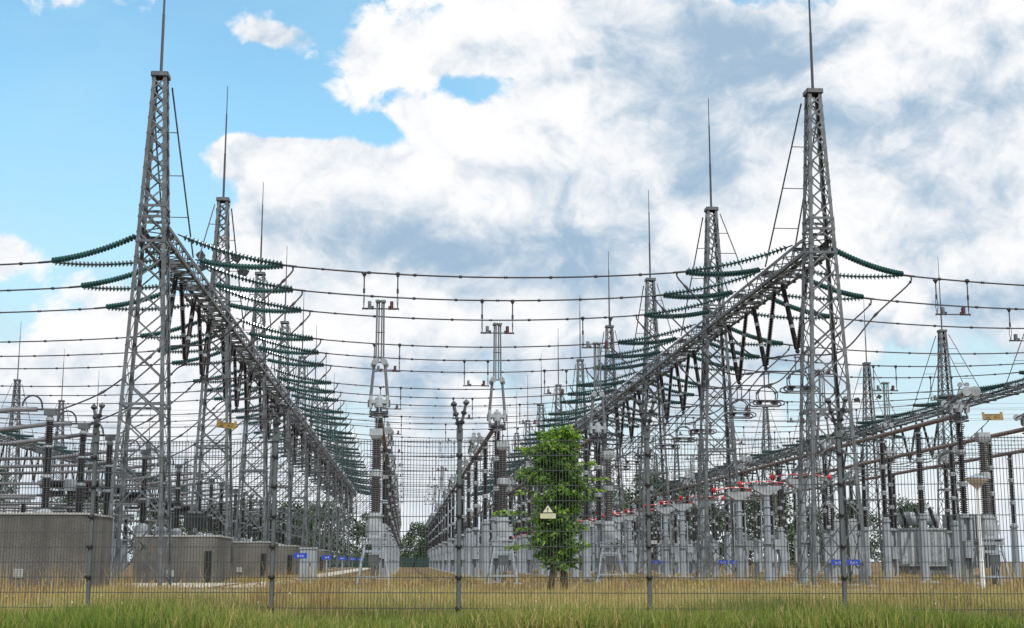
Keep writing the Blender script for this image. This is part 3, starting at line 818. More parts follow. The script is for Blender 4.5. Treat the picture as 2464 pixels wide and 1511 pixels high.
for (u, v), w in zip([(-1.10, 50.2), (3.80, 54.9), (8.72, 59.7), (21.35, 50.0)], ['on the corridor\'s bunker side', 'between the corridor and the tree', 'just behind the tree', 'behind the white lamp post']):
    ck.at(W(u, v), YAW, f'ribbed voltage transformer on splayed grey stand {w}', 'voltage transformer', 'voltage transformers on stands')
# ------------------------------------------------------------------ T-headed switches with red balls under the right gantry
def make_tsw():
    t = thing('earthing_switch'); ks = []
    b = MB(); b.cbox((-.5, -.5, -.05), (.5, .5, .09), FOOT, .08); b.lathe([(0, .165), (1.5, .16), (1.51, .24), (1.56, .24), (1.57, .14), (3.5, .135)], (0, 0, .05), (0, 0, 4), PAINT, 10)
    for z in (2.3, 3.05): b.lathe([(0, .13), (.01, .19), (.06, .19), (.07, .13)], (0, 0, z), (0, 0, 4), PAINT, 10)
    b.path([(.27, -.05, .05), (.27, -.05, 2.9)], .03, PAINT, 6); b.path([(-.25, -.08, .6), (-.25, -.08, 3.4)], .022, PALE, 6); b.cbox((.22, -.22, 1.35), (.55, .12, 1.75), PALE, .03); b.path([(.42, -.1, 1.35), (.5, -.05, .9), (.38, 0, .1)], .02, DARKM, 5)
    b.bar((-.3, 0, 1.9), (.42, 0, 1.9), .06, .06, PAINT); b.box((.34, -.06, 1.78), (.46, .06, 2.02), STEEL)
    ks.append(b.obj('column'))
    b = MB()
    pr = [(-.56, .02), (-.52, -.05), (-.15, -.27), (.15, -.27), (.52, -.05), (.56, .02), (.56, .10), (-.56, .10)]
    n = len(pr); y = .15
    b.add([(x, -y, 3.82 + z) for x, z in pr] + [(x, y, 3.82 + z) for x, z in pr], [tuple(range(n - 1, -1, -1))[::-1], tuple(range(2 * n - 1, n - 1, -1))] + [(i, n + i, n + (i + 1) % n, (i + 1) % n) for i in range(n)], PALE)
    b.lathe([(0, .13), (.08, .18), (.10, .18)], (0, 0, 3.47), (0, 0, 4), PAINT, 10); ks.append(b.obj('cross_head'))
    def arm(y):
        b = MB(); N_ = 14
        for i in range(N_):
            a = -1.04 + 2.08 * i / N_; c = -1.04 + 2.08 * (i + 1) / N_
            f = lambda x: 4.10 - .10 * x * x + (.02 if y > 0 else 0)
            b.path([(a, y, f(a)), (c, y, f(c))], .020, RED if i % 3 else WHITE, 6)
        return b.obj('contact_arm', label='thin red and white banded arm')
    ks += [arm(-.08), arm(.08)]
    for s in (-1, 1):
        b = MB(); c = (s * 1.08, 0, 3.99)
        b.lathe([(-.13 + .26 * i / 8, max(.02, .135 * math.sin(math.pi * i / 8))) for i in range(9)], c, (c[0] + 1, c[1], c[2]), RED, 12); ks.append(b.obj('ball_terminal', smooth=True))
        b = MB(); b.lathe([(0, .05), (.02, .07), (.12, .07), (.14, .03)], (s * .45, 0, 3.92), (s * .45, 0, 5), RED if s > 0 else PALE, 8); b.bar((s * .45, -.1, 4.06), (s * .45, .1, 4.06), .05, .05, ALU); ks.append(b.obj('arm_bearing'))
    return adopt(t, *ks)
tw = Kind(make_tsw())
for i in range(8):
    for p in range(3):
        tw.at(W(14.75 + (.1 if p == 0 else 0), V0 + BAY * i + PH[p] - .7), YAW, f'T-headed switch with red ball arms, {PHN[p]} of three in {ORD[i]} gantry bay', 'earthing switch', 'red-ball switches under the gantry')
def make_slim():
    t = thing('disconnector_post'); ks = []
    b = MB(); b.cbox((-.3, -.3, -.05), (.3, .3, .08), FOOT, .04); b.lathe([(0, .12), (1.9, .11), (1.91, .17), (1.98, .17)], (0, 0, .05), (0, 0, 4), PAINT, 8); b.cbox((-.14, -.28, .8), (.14, -.12, 1.3), PALE, .02); b.path([(.15, 0, .1), (.15, 0, 1.9)], .02, PALE, 5); ks.append(b.obj('pedestal'))
    b = MB(); post_ins(b, 2.03, 4.25, .11, .065, 2, PORC, 10); ks.append(b.obj('post_insulator'))
    b = MB(); b.lathe([(0, .06), (.03, .10), (.1, .10), (.12, .05)], (0, 0, 4.24), (0, 0, 5), PALE, 8); b.path([(0, -1.6, 4.38), (0, 1.6, 4.38)], .03, ALU, 6); ks.append(b.obj('contact_blade'))
    return adopt(t, *ks)
slk = Kind(make_slim())
for i in range(7):
    for p in range(3):
        for q in range(2):
            slk.at(W(17.6 + 1.4 * q, V0 + BAY * i + PH[p] + 4.5 + .8 * q), YAW, f'slim brown post with blade, {"inner" if q == 0 else "outer"} of the {PHN[p]} pair past the {ORD[i]} gantry bay', 'disconnector post', 'slim posts behind the red-ball switches')
# ------------------------------------------------------------------ left yard: cable columns, pipes, breakers
def make_ccol():
    t = thing('cable_column'); ks = []
    b = MB(); b.cbox((-.3, -.3, 0), (.3, .3, 2.4), PAINT, .04); b.lathe([(0, .30), (.10, .30), (.2, .17), (.22, .15)], (0, 0, 2.4), (0, 0, 3), PALE, 12); ks.append(b.obj('pedestal'))
    b = MB(); b.lathe(shed_profile(1.02, .12, .175, .06), (0, 0, 2.62), (0, 0, 6), PORC, 14); b.lathe([(0, .12), (.04, .21), (.1, .21), (.16, .12)], (0, 0, 3.63), (0, 0, 6), PALE, 12); b.lathe(shed_profile(.9, .11, .165, .06), (0, 0, 3.78), (0, 0, 6), PORC, 14)
    b.lathe([(0, .12), (.02, .17), (.08, .17), (.1, .11)], (0, 0, 4.68), (0, 0, 6), PALE, 12); b.lathe(shed_profile(.82, .10, .15, .06), (0, 0, 4.78), (0, 0, 6), PORC, 14); ks.append(b.obj('insulator'))
    b = MB(); b.lathe([(0, .10), (.05, .14), (.12, .14), (.14, .10), (.22, .11)], (0, 0, 5.58), (0, 0, 6), PALE, 12); b.box((-.19, -.15, 5.80), (.19, .15, 5.98), STEEL); b.box((-.22, -.06, 5.98), (.26, .06, 6.03), STEEL); ks.append(b.obj('head'))
    return adopt(t, *ks)
cck = Kind(make_ccol())
def make_pipe():
    t = thing('busbar_pipe'); ks = []
    b = MB(); b.path([(-.45, 0, 0), (-1.25, 0, -.01), (-1.4, 0, -.03), (-4.2, 0.25, -.36), (-9.5, .4, -.5)], .085, PIPE, 10); ks.append(b.obj('pipe', smooth=True))
    b = MB(); b.path([(-.95, 0, .10)] + [(-.62 + .33 * math.cos(R(180 - 180 * k / 10)), 0, .12 + .36 * math.sin(R(180 * k / 10))) for k in range(11)] + [(-.27, 0, .0)], .032, DARKM, 6); b.path([(-.5, 0, 0), (-.1, 0, 0)], .04, DARKM, 6); ks.append(b.obj('flexible_link'))
    return adopt(t, *ks)
ppk = Kind(make_pipe())
UC = -12.2
CV = [48.4, 53.4, 58.2]
for i in range(7):
    for p in range(3):
        w = f'{PHN[p]} of three in the {ORD[i]} gantry bay'
        cck.at(W(UC, CV[p] + BAY * i), YAW, f'tall brown cable column beyond the bunkers, {w}', 'cable column', 'brown cable columns')
        ppk.at(W(UC, CV[p] + BAY * i, 6.0), YAW, f'grey busbar pipe with arched link, {w}', 'busbar pipe', 'grey busbar pipes')
def make_breaker():
    t = thing('circuit_breaker'); ks = []
    b = MB(); b.box((-.3, -.3, 0), (.3, .3, 2.0), PAINT); ks.append(b.obj('pedestal'))
    b = MB(); b.lathe(shed_profile(1.9, .11, .17, .07), (0, 0, 2.02), (0, 0, 6), PORC, 12); ks.append(b.obj('post_insulator'))
    b = MB(); b.cbox((-.22, -.22, 3.92), (.22, .22, 4.42), PALE, .05); b.box((-.3, -.16, 4.05), (.3, .16, 4.3), PALE); ks.append(b.obj('gear_housing'))
    for s in (-1, 1):
        b = MB(); b.lathe(shed_profile(.92, .15, .195, .06), (s * .3, 0, 4.2), (s * 2, 0, 4.24), PORC, 14); b.lathe([(0, .15), (.02, .2), (.1, .2), (.16, .08)], (s * 1.22, 0, 4.22), (s * 2, 0, 4.24), STEEL, 12); ks.append(b.obj('chamber'))
    for s in (-1, 1):
        b = MB(); b.lathe(shed_profile(.8, .07, .10, .06), (s * .34, .05, 3.86), (s * 2, .05, 3.86), PORC, 10); ks.append(b.obj('grading_capacitor'))
    return adopt(t, *ks)
brk = Kind(make_breaker())
for i in range(6):
    for p in range(3):
        brk.at(W(-14.7, 62.6 + 5 * p + BAY * i), YAW, f'brown twin-chamber circuit breaker, {PHN[p]} of three in row {ORD[i]} past the bunkers', 'circuit breaker', 'circuit breakers beyond the bunkers')
def make_lowpost():
    t = thing('low_post_insulator'); ks = []
    b = MB(); b.box((-.12, -.12, 0), (.12, .12, 1.9), PAINT); b.box((-.3, -.3, 1.9), (.3, .3, 1.96), PAINT); ks.append(b.obj('pedestal'))
    b = MB(); b.lathe(shed_profile(1.0, .08, .12, .06), (0, 0, 1.96), (0, 0, 4), PORC, 10); b.box((-.2, -.12, 2.96), (.2, .12, 3.1), PALE); ks.append(b.obj('insulator'))
    return adopt(t, *ks)
lp = Kind(make_lowpost())
for a in range(4):
    for c in range(6):
        lp.at(W(-14.0 - 1.9 * c, 52.5 + 9.5 * a), YAW, f'low brown insulator on post, {ORD[c]} from the gantry in rank {ORD[a]} past the bunkers', 'post insulator', 'low insulators beyond the bunkers')
    for k in range(3):
        b = MB(); b.path([(-11.4, 0, 3.02 + .0), (0, 0, 3.02)], .055, PIPE, 8)
        o = b.obj('low_busbar_pipe', smooth=True); o.location = W(-13.6, 52.5 + 9.5 * a + (k - 1) * .9 if k != 1 else 52.5 + 9.5 * a, .14 + .28 * abs(k - 1)); o.rotation_euler = (0, 0, YAW)
        if k != 1: o.location.z = .12 + .3 * k
        tag(o, f'pale low busbar pipe, {ORD[k]} of three over insulator rank {ORD[a]} past the bunkers', 'busbar pipe', 'low busbar pipes')
# ------------------------------------------------------------------ concrete bunkers
def bunker(name, u0, u1, v0, v1, h, ch, lab, door=True, vent=None):
    t = thing(name, W((u0 + u1) / 2, v0), YAW)
    a = (u0 - u1) / 2; w = -a; d = v1 - v0
    def oct_(o, c): return [(a - o, -o), (w + o - c, -o), (w + o, -o + c), (w + o, d + o - c), (w + o - c, d + o), (a - o, d + o)]
    b = MB(); b.prism(oct_(0, ch), -.1, h, CONC)
    for k in range(1, int(2 * w / 2.4) + 1):
        x = w - 2.4 * k
        if x > a + .2: b.box((x - .012, -.004, 0), (x + .012, .01, h - .01), PORC2)
    ks = [b.obj('wall')]
    b = MB(); b.prism(oct_(.04, ch), h, h + .06, COPE); ks.append(b.obj('coping'))
    if door:
        b = MB(); b.box((w - ch - .34, -.03, 0), (w - ch - .06, -.005, 1.30), WIN); ks.append(b.obj('door'))
    if vent:
        b = MB(); x, z = vent; b.box((x - .14, -.05, z), (x + .14, -.005, z + .26), COPE)
        for k in range(4): b.box((x - .12, -.06, z + .03 + .06 * k), (x + .12, -.05, z + .055 + .06 * k), PAINT)
        ks.append(b.obj('vent_grille'))
    adopt(t, *ks)
    return tag(t, lab, 'bunker', 'concrete bunkers')
bunker('concrete_bunker', -19.5, -9.6, 43.2, 47.0, 2.26, .14, 'tallest brown concrete bunker, nearest the fence, with a small white vent', False, (3.0, .38))
bunker('concrete_bunker', -11.2, -7.8, 59, 64.0, 1.88, .14, 'brown concrete bunker behind the first gantry tower', True, (-.15, .25))
for i, l in enumerate(['second', 'third', 'fourth', 'fifth']):
    bunker('concrete_bunker', -10.9, -7.3, 76.7 + BAY * i, 81.5 + BAY * i, 1.88, .14, f'brown concrete bunker behind the {l} gantry tower', True, (.2, .3))
# ------------------------------------------------------------------ tower furniture
def text_mesh(s, size, m, name='lettering', ext=.002):
    cu = bpy.data.curves.new('t', 'FONT'); cu.body = s; cu.size = size; cu.align_x = 'CENTER'; cu.align_y = 'CENTER'; cu.extrude = ext
    o = bpy.data.objects.new('t', cu); col.objects.link(o)
    dg = bpy.context.evaluated_depsgraph_get(); me = bpy.data.meshes.new_from_object(o.evaluated_get(dg))
    bpy.data.objects.remove(o); me.materials.clear(); me.materials.append(m); me.name = name
    me.transform(Matrix.Rotation(R(90), 4, 'X'))
    o = bpy.data.objects.new(name, me); col.objects.link(o)
    return o
def rail_sign(txt, u, v, z, lab, w=.46, h=.19, post=0.0):
    t = thing('rail_sign', W(u, v, z), YAW)
    b = MB(); b.box((-w / 2, -.012, -h / 2), (w / 2, .012, h / 2), BLUE); ks = [b.obj('panel')]
    b = MB(); e = .008
    for z0 in (-h / 2, h / 2 - e): b.box((-w / 2 - .004, -.016, z0), (w / 2 + .004, -.0125, z0 + e), ALU)
    ks.append(b.obj('rim'))
    x = text_mesh(txt, .105, WHITE); x.location = (0, -.016, -.01); ks.append(x)
    b = MB()
    if post: b.box((-.03, .014, -z), (.03, .06, h / 2), PAINT)
    else: b.bar((-w / 2, .03, 0), (w / 2, .03, 0), .03, .03, STEEL)
    ks.append(b.obj('sign_post' if post else 'bracket'))
    adopt(t, *ks)
    return tag(t, lab, 'sign', 'blue rail signs')
UR = ROWS['R']
for i, l in enumerate(['first', 'second', 'third', 'fourth']):
    v = V0 + BAY * i - 1.06
    rail_sign('Rail B', UR - .12, v, .84, f'blue sign Rail B on the {l} tower above the red-ball switches')
    rail_sign('Rail A', UR + .45, v, .84, f'blue sign Rail A on the {l} tower above the red-ball switches')
for i, v in enumerate([53.6, 71.5, 89.2, 106.8, 124.5]):
    rail_sign('Rail B', -3.95 - .0, v, 1.08, f'blue sign Rail B, {ORD[i]} along the gravel path', .50, .21, 1)
rail_sign('Rail B', 26.8, 84.0, .70, 'blue sign Rail B behind the double-sign gantry tower', .5, .19, 1)
def cabinet(u, v, lab):
    t = thing('control_cabinet', W(u, v), YAW)
    b = MB(); b.box((-.3, -.22, -.05), (.3, .22, .16), FOOT); ks = [b.obj('plinth')]
    b = MB(); b.cbox((-.32, -.24, .16), (.32, .24, 1.34), PAINT, .02); b.box((-.28, -.25, .22), (.16, -.241, 1.26), PAINT); ks.append(b.obj('body'))
    b = MB(); b.cbox((-.35, -.28, 1.34), (.35, .28, 1.40), PALE, .02); ks.append(b.obj('roof'))
    b = MB(); b.box((.08, -.275, .7), (.11, -.25, .82), DARKM); ks.append(b.obj('handle'))
    adopt(t, *ks); tag(t, lab, 'cabinet')
cabinet(-3.75, 55.0, 'grey metal control cabinet beside the first Rail B sign')
def floodlight(u, v, z, rz, tilt, lab):
    t = thing('floodlight', W(u, v, z), YAW + rz)
    c, s = math.cos(tilt), math.sin(tilt)
    def rt(p): return (p[0], p[1] * c - p[2] * s, p[1] * s + p[2] * c)
    b = MB(); b.prism([(-.28, -.14), (.28, -.14), (.20, .12), (-.20, .12)], -.17, .17, DARKM); b.v = [rt(p) for p in b.v]; ks = [b.obj('housing')]
    b = MB(); b.box((-.27, -.15, -.15), (.27, -.142, .15), STEEL); b.v = [rt(p) for p in b.v]; ks.append(b.obj('glass'))
    b = MB(); b.path([(0, .1, -.1), (0, .35, -.25)], .03, DARKM, 6); b.bar((-.3, .02, 0), (.3, .02, 0), .04, .04, DARKM); ks.append(b.obj('bracket'))
    adopt(t, *ks); tag(t, lab, 'floodlight', 'floodlights on the lattice tower')
vl, ul = V0 + BAY, ROWS['L']
for du, dv, dz, rz, lab in [(-1.0, .2, 15.55, R(-70), 'floodlight on the bunker-side tower, aimed toward the bunkers, higher one'), (-.75, -.3, 14.9, R(-60), 'floodlight on the bunker-side tower, aimed toward the bunkers, lower one'),
                            (.72, -.2, 15.35, R(75), 'floodlight on the bunker-side tower, aimed across the corridor, higher one'), (1.05, .1, 14.75, R(65), 'floodlight on the bunker-side tower, aimed across the corridor, lower one')]:
    floodlight(ul + du, vl + dv, dz, rz, R(35), lab)
for i in (2,):
    floodlight(ROWS['F'] - 1.0, V0 + BAY * 4, 15.0, R(-60), R(35), 'floodlight on the lamp-post gantry\'s far tower, corridor side'); floodlight(ROWS['F'] + 1.0, V0 + BAY * 4, 15.3, R(60), R(35), 'floodlight on the lamp-post gantry\'s far tower, outer side')
b = MB(); b.box((-.52, -.03, -.34), (.52, .03, .34), BLACK)
bb = thing('black_panel', W(ul - .55, vl - 1.25, 2.72), YAW); k1 = b.obj('panel')
b = MB(); b.bar((-.4, .05, .2), (-.4, .28, .2), .05, .05, STEEL); b.bar((.4, .05, .2), (.4, .28, .2), .05, .05, STEEL); b.bar((-.55, .05, .3), (.55, .05, .3), .04, .04, STEEL)
adopt(bb, k1, b.obj('bracket')); tag(bb, 'black rectangular panel fixed to the second bunker-side tower', 'panel')
# ------------------------------------------------------------------ lamp post
t = thing('lamp_post', W(17.25, 41.0), YAW)
b = MB(); b.path([(0, 0, 0), (0, 0, .9), (0, 0, .91), (0, 0, 3.05)], [.075, .07, .05, .042], WHITE, 10); k1 = b.obj('pole', smooth=False)
b = MB(); b.lathe([(0, .06), (.04, .08), (.26, .33), (.30, .345)], (0, 0, 3.03), (0, 0, 4), CREAM, 20); k2 = b.obj('lamp_shade', smooth=False)
b = MB(); b.lathe([(0, .36), (.025, .365), (.03, .34), (.09, .16), (.13, .05), (.16, .04)], (0, 0, 3.33), (0, 0, 4), PAINT, 20); k3 = b.obj('lamp_cap', smooth=False)
adopt(t, k1, k2, k3); tag(t, 'white lamp post with flat mushroom-shaped head behind the fence', 'lamp post')
# ------------------------------------------------------------------ power transformer and low building behind
t = thing('power_transformer', W(31.2, 83.0), YAW); ks = []
b = MB(); b.cbox((-1.3, -1.2, .6), (1.5, 1.2, 2.75), PALE, .15)
for k in range(6): b.box((-1.1 + .46 * k, -1.24, .75), (-1.70 + .46 * k, -1.2, 2.6), PALE)
b.cbox((-1.4, -1.3, 2.75), (1.6, 1.3, 2.85), PALE, .15); b.box((-1.2, -1.0, .1), (1.6, 1.0, .6), STEEL); ks.append(b.obj('tank'))
b = MB(); b.lathe([(0, .05), (.02, .34), (.10, .40), (2.3, .40), (2.38, .34), (2.4, .05)], (-1.2, .3, 3.45), (2, .3, 3.45), PALE, 16)
for x in (-.8, .8): b.box((x - .05, .1, 2.85), (x + .05, .5, 3.1), STEEL)
ks.append(b.obj('conservator', smooth=False))
b = MB()
for k in range(14): b.box((1.8 + .17 * k, -1.0, .5), (1.86 + .17 * k, 1.0, 3.7), PALE)
b.box((1.78, -.2, 3.55), (4.2, .2, 3.68), PALE); b.box((1.78, -.2, .5), (4.2, .2, .62), PALE); ks.append(b.obj('radiator'))
for x in (-1.0, -.1, .8):
    b = MB(); b.lathe(shed_profile(1.3, .10, .17, .07), (x, -.6, 2.85), (x - .45, -.6, 4.2), PORC, 12); ks.append(b.obj('bushing'))
adopt(t, *ks); tag(t, 'big pale grey power transformer with cylindrical conservator and finned radiator', 'transformer')
t = thing('white_wall_panel', W(28.2, 86.5), YAW)
b = MB(); b.box((-1.3, 0, 0), (.9, .3, 3.4), PALE); k1 = b.obj('wall'); b = MB(); b.box((-1.35, -.05, 3.4), (.95, .35, 3.5), COPE); adopt(t, k1, b.obj('coping')); tag(t, 'pale fire wall standing beside the power transformer', 'fire wall')
t = thing('low_building', W(24.6, 138), YAW); ks = []
b = MB(); b.box((-8, 0, 0), (6.2, 6, 2.6), CONC); ks.append(b.obj('wall')); b = MB(); b.box((-8.3, -.3, 2.6), (6.5, 6.3, 2.95), COPE); ks.append(b.obj('roof'))
for k in range(6): b = MB(); b.box((-7.2 + 2.2 * k, -.02, 1.1), (-5.6 + 2.2 * k, .0, 2.4), WIN); ks.append(b.obj('window'))
adopt(t, *ks); tag(t, 'low flat-roofed service building with pale roof edge behind the red-ball switches', 'building')
# ------------------------------------------------------------------ mesh fence
FY, PX, P0, FS = 18.5, 2.492, -5.684, -0.075       # the fence line swings slightly toward the camera on the right
FA = math.atan(FS)
def fpt(x, z=0.0, off=0.0): return (x, FY + FS * x + off, z)
def make_panel():
    b = MB(); n = 58; w = PX - .05
    for i in range(n + 1):
        x = -w / 2 + w * i / n; b.box((x - .0031, -.0031, .02), (x + .0031, .0031, 2.47), FENCE)
    for j in range(13):
        z = .05 + .1995 * j
        if j == 7 or j == 0: pass
        b.box((-w / 2 - .01, -.0095, z - .0048), (w / 2 + .01, -.0034, z + .0048), FENCE); b.box((-w / 2 - .01, .0034, z - .0048), (w / 2 + .01, .0095, z + .0048), FENCE)
    return b.obj('mesh_fence')
fp = Kind(make_panel())
def make_post():
    t = thing('fence_post'); ks = []
    b = MB(); b.cbox((-.023, -.032, -.2), (.023, .012, 2.50), POST, .006); b.cbox((-.04, -.05, 2.46), (.04, .03, 2.62), POST, .008); ks.append(b.obj('post'))
    for z in (.25, .65, 1.05, 1.45, 1.85, 2.25):
        b = MB(); b.lathe([(0, .02), (.008, .026), (.02, .026), (.026, .012)], (0, -.045, z), (0, -1, z), BLACK, 8); b.box((-.042, -.048, z - .022), (.042, -.02, z + .022), BLACK); ks.append(b.obj('clamp'))
    for s, m in ((-1, DARKM), (1, POST)):
        b = MB(); b.path([(s * .01, s * .06 * -1, 2.58), (s * .09, s * -.10, 2.93)], .020, m, 8)
        for tt in (.25, .6): b.lathe([(0, .02), (.01, .038), (.04, .038), (.05, .02)], Vector((s * .01, -s * .06, 2.58)).lerp(Vector((s * .09, -s * .10, 2.93)), tt), (s * .3, -s * .2, 3.9), BLACK, 8)
        c = Vector((s * .095, -s * .10, 2.95)); b.lathe([(-.045 + .09 * i / 6, max(.006, .045 * math.sin(math.pi * i / 6))) for i in range(7)], c, c + Vector((0, 0, 1)), m, 10)
        ks.append(b.obj('wire_arm'))
    return adopt(t, *ks)
fpo = Kind(make_post())
PW = ['beside the tallest bunker', 'beside the Rail B cabinet', 'before the pale corridor', 'beside the tree', 'crossing the double blue signs']
for i in range(-2, 8):
    x = P0 + PX * i
    if -2 <= i < 7:
        l = {0: 'between the posts at the tallest bunker and the cabinet', 1: 'between the posts at the cabinet and the corridor', 2: 'carrying the high-voltage warning sign', 3: 'between the posts at the tree and the double blue signs', 4: 'at the white lamp post', -1: 'wholly in front of the tallest bunker', -2: 'beyond the tallest bunker', 5: 'past the lamp post', 6: 'two past the lamp post'}[i]
        if -1 <= i <= 5: fp.at(fpt(x + PX / 2), FA, f'grey welded mesh fence panel {l}', 'mesh fence', 'mesh fence panels')
    if 0 <= i <= 4: fpo.at(fpt(x), FA, f'grey fence post with V-shaped wire arms, {PW[i]}', 'fence post', 'fence posts')
WZ = [(2.665, -.07), (2.735, -.078), (2.80, -.085), (2.88, -.095), (2.70, .075), (2.84, .09)]
for k, (z, y) in enumerate(WZ):
    b = MB(); b.path([(-9, y, z), (9, y, z)], .0016, ALU, 4)
    o = b.obj('electric_wire'); o.location = (0, FY, 0); o.rotation_euler = (0, 0, FA)
    tag(o, f'thin electric wire above the fence, {ORD[k % 4]} up on the {"camera" if y < 0 else "yard"} side of the arms', 'fence wire', 'electric fence wires')
def security_sign(x, z, ry, lab):
    t = thing('security_sign', fpt(x, z, -.11)); t.rotation_euler = (R(-14), R(ry), 0)
    b = MB(); w, h = .135, .055
    pts = [(-w, h), (-w + .035, h), (-w + .035, h - .025), (w - .035, h - .025), (w - .035, h), (w, h), (w, -h), (-w, -h)]
    n = 8
    b.add([(x_, -.002, z_) for x_, z_ in pts] + [(x_, .002, z_) for x_, z_ in pts], [(7, 6, 3, 2), (7, 2, 1, 0), (6, 5, 4, 3), (15, 10, 11, 14), (15, 8, 9, 10), (14, 11, 12, 13)] + [(i, (i + 1) % n, n + (i + 1) % n, n + i) for i in range(n)], YEL)
    ks = [b.obj('board')]
    x1 = text_mesh('SECURITY FENCE', .026, BLACK, 'lettering', .0005); x1.location = (0, -.0032, .012); ks.append(x1)
    b = MB(); b.bar((-.10, -.003, -.045), (-.03, -.003, -.005), .004, .008, BLACK); b.bar((-.085, -.003, -.01), (-.03, -.003, -.045), .004, .007, BLACK); b.bar((-.115, -.003, -.046), (-.02, -.003, -.046), .004, .006, BLACK); ks.append(b.obj('hand_symbol'))
    b = MB(); b.path([(.03 + .011 * math.cos(q), -.003, -.02 + .011 * math.sin(q)) for q in [i * .7 for i in range(10)]] + [(.05, -.003, -.02), (.09, -.003, -.021)], .003, BLACK, 4); ks.append(b.obj('emblem'))
    adopt(t, *ks); return tag(t, lab, 'sign', 'yellow security fence signs')
security_sign(-3.86, 2.68, 5, 'brown-yellow SECURITY FENCE sign on the wires before the second lattice tower')
security_sign(6.24, 2.715, -1, 'yellow SECURITY FENCE sign on the wires above the lamp post')
t = thing('warning_sign', fpt(.475, 1.50, -.024), FA); ks = []
b = MB(); b.box((-.1, -.004, -.085), (.1, .004, -.022), SIGNC); ks.append(b.obj('text_plate'))
b = MB(); b.add([(-.1, -.004, -.02), (.1, -.004, -.02), (0, -.004, .12), (-.1, .004, -.02), (.1, .004, -.02), (0, .004, .12)], [(0, 1, 2), (5, 4, 3), (0, 3, 4, 1), (1, 4, 5, 2), (2, 5, 3, 0)], BLACK); ks.append(b.obj('triangle_border'))
b = MB(); b.add([(-.066, -.007, -.006), (.066, -.007, -.006), (0, -.007, .087)], [(0, 1, 2)], SIGNC); ks.append(b.obj('triangle_face'))
b = MB(); b.add([(.006, -.009, .072), (-.022, -.009, .030), (-.003, -.009, .034), (-.010, -.009, .006), (-.016, -.009, .007), (-.002, -.009, -.002), (.006, -.009, .010), (0, -.009, .008), (.012, -.009, .048), (-.006, -.009, .043)], [(0, 1, 9), (1, 2, 9), (9, 2, 8), (2, 3, 7, 8), (4, 5, 3), (3, 5, 6, 7)], BLACK); ks.append(b.obj('lightning_symbol'))
x1 = text_mesh('LEVENSGEVAARLIJK', .0215, SIGNT, 'lettering', .0004); x1.location = (0, -.0052, -.040); x2 = text_mesh('HOGE SPANNING', .0215, SIGNT, 'lettering', .0004); x2.location = (0, -.0052, -.066)
adopt(t, *ks, x1, x2); tag(t, 'triangular high-voltage warning sign with lightning bolt on the fence before the tree', 'warning sign')
# ------------------------------------------------------------------ foliage
def leaf_mesh(name, pts, dirs, size, mats, idx, droop=.5, aspect=.55):
    n = len(pts); P = np.asarray(pts); Dv = np.asarray(dirs); Dv = Dv / np.linalg.norm(Dv, axis=1)[:, None]
    sz = np.asarray(size)[:, None]
    rv = npr.normal(size=(n, 3)); S = np.cross(Dv, rv); S /= np.linalg.norm(S, axis=1)[:, None]
    Nn = np.cross(S, Dv)
    mid = P + Dv * sz * .45 + Nn * sz * .05
    tip = P + Dv * sz - np.array([0, 0, 1]) * sz * .12 * droop
    a = mid + S * sz * aspect * .5 - Nn * sz * .06; c = mid - S * sz * aspect * .5 - Nn * sz * .06
    V = np.stack([P, a, mid, c, tip], 1).reshape(-1, 3)
    o = np.arange(n)[:, None] * 5
    F1 = np.concatenate([o + [0, 1, 2], o + [1, 4, 2], o + [2, 4, 3], o + [0, 2, 3]], 1).reshape(-1, 3)
    me = bpy.data.meshes.new(name); me.from_pydata(V.tolist(), [], F1.tolist())
    for m in mats: me.materials.append(m)
    me.polygons.foreach_set('material_index', np.repeat(np.asarray(idx), 4).astype(np.int32)); me.update()
    return me
# the slim young tree by the fence; half-widths read off its outline
prof = [(4.42, -.10, .55), (4.25, -.45, .62), (3.9, -.62, .55), (3.5, -.95, .52), (3.1, -.98, .75), (2.75, -.85, 1.02), (2.4, -.55, .98), (2.1, -.75, .85), (1.8, -.62, .80), (1.5, -.75, .85), (1.2, -.75, .88), (.95, -.55, .70), (.75, -.35, .50), (.55, -.15, .25)]
def crown_w(z):
    for (z1, a1, b1), (z0, a0, b0) in zip(prof, prof[1:]):
        if z0 <= z <= z1:
            t_ = (z - z0) / (z1 - z0); return a0 + (a1 - a0) * t_, b0 + (b1 - b0) * t_
    return -.1, .1
TX = W(4.05, 37.5)
tr = thing('young_tree', (TX.x, TX.y, 0), 0)
b = MB()
def trunk(p, r0, r1): b.path(p, [r0 + (r1 - r0) * i / (len(p) - 1) for i in range(len(p))], BARK, 8)
trunk([(-.20, -.2, -.1), (-.12, -.15, .5), (-.06, -.05, 1.2), (-.05, 0, 2.0), (.1, 0, 3.0), (.2, 0, 4.1)], .095, .03)
trunk([(.22, .1, -.1), (.20, .1, .5), (.16, .05, 1.2), (.22, .05, 2.2), (.38, 0, 3.0), (.45, .1, 3.6)], .115, .03)
pts, dirs, size, idx = [], [], [], []
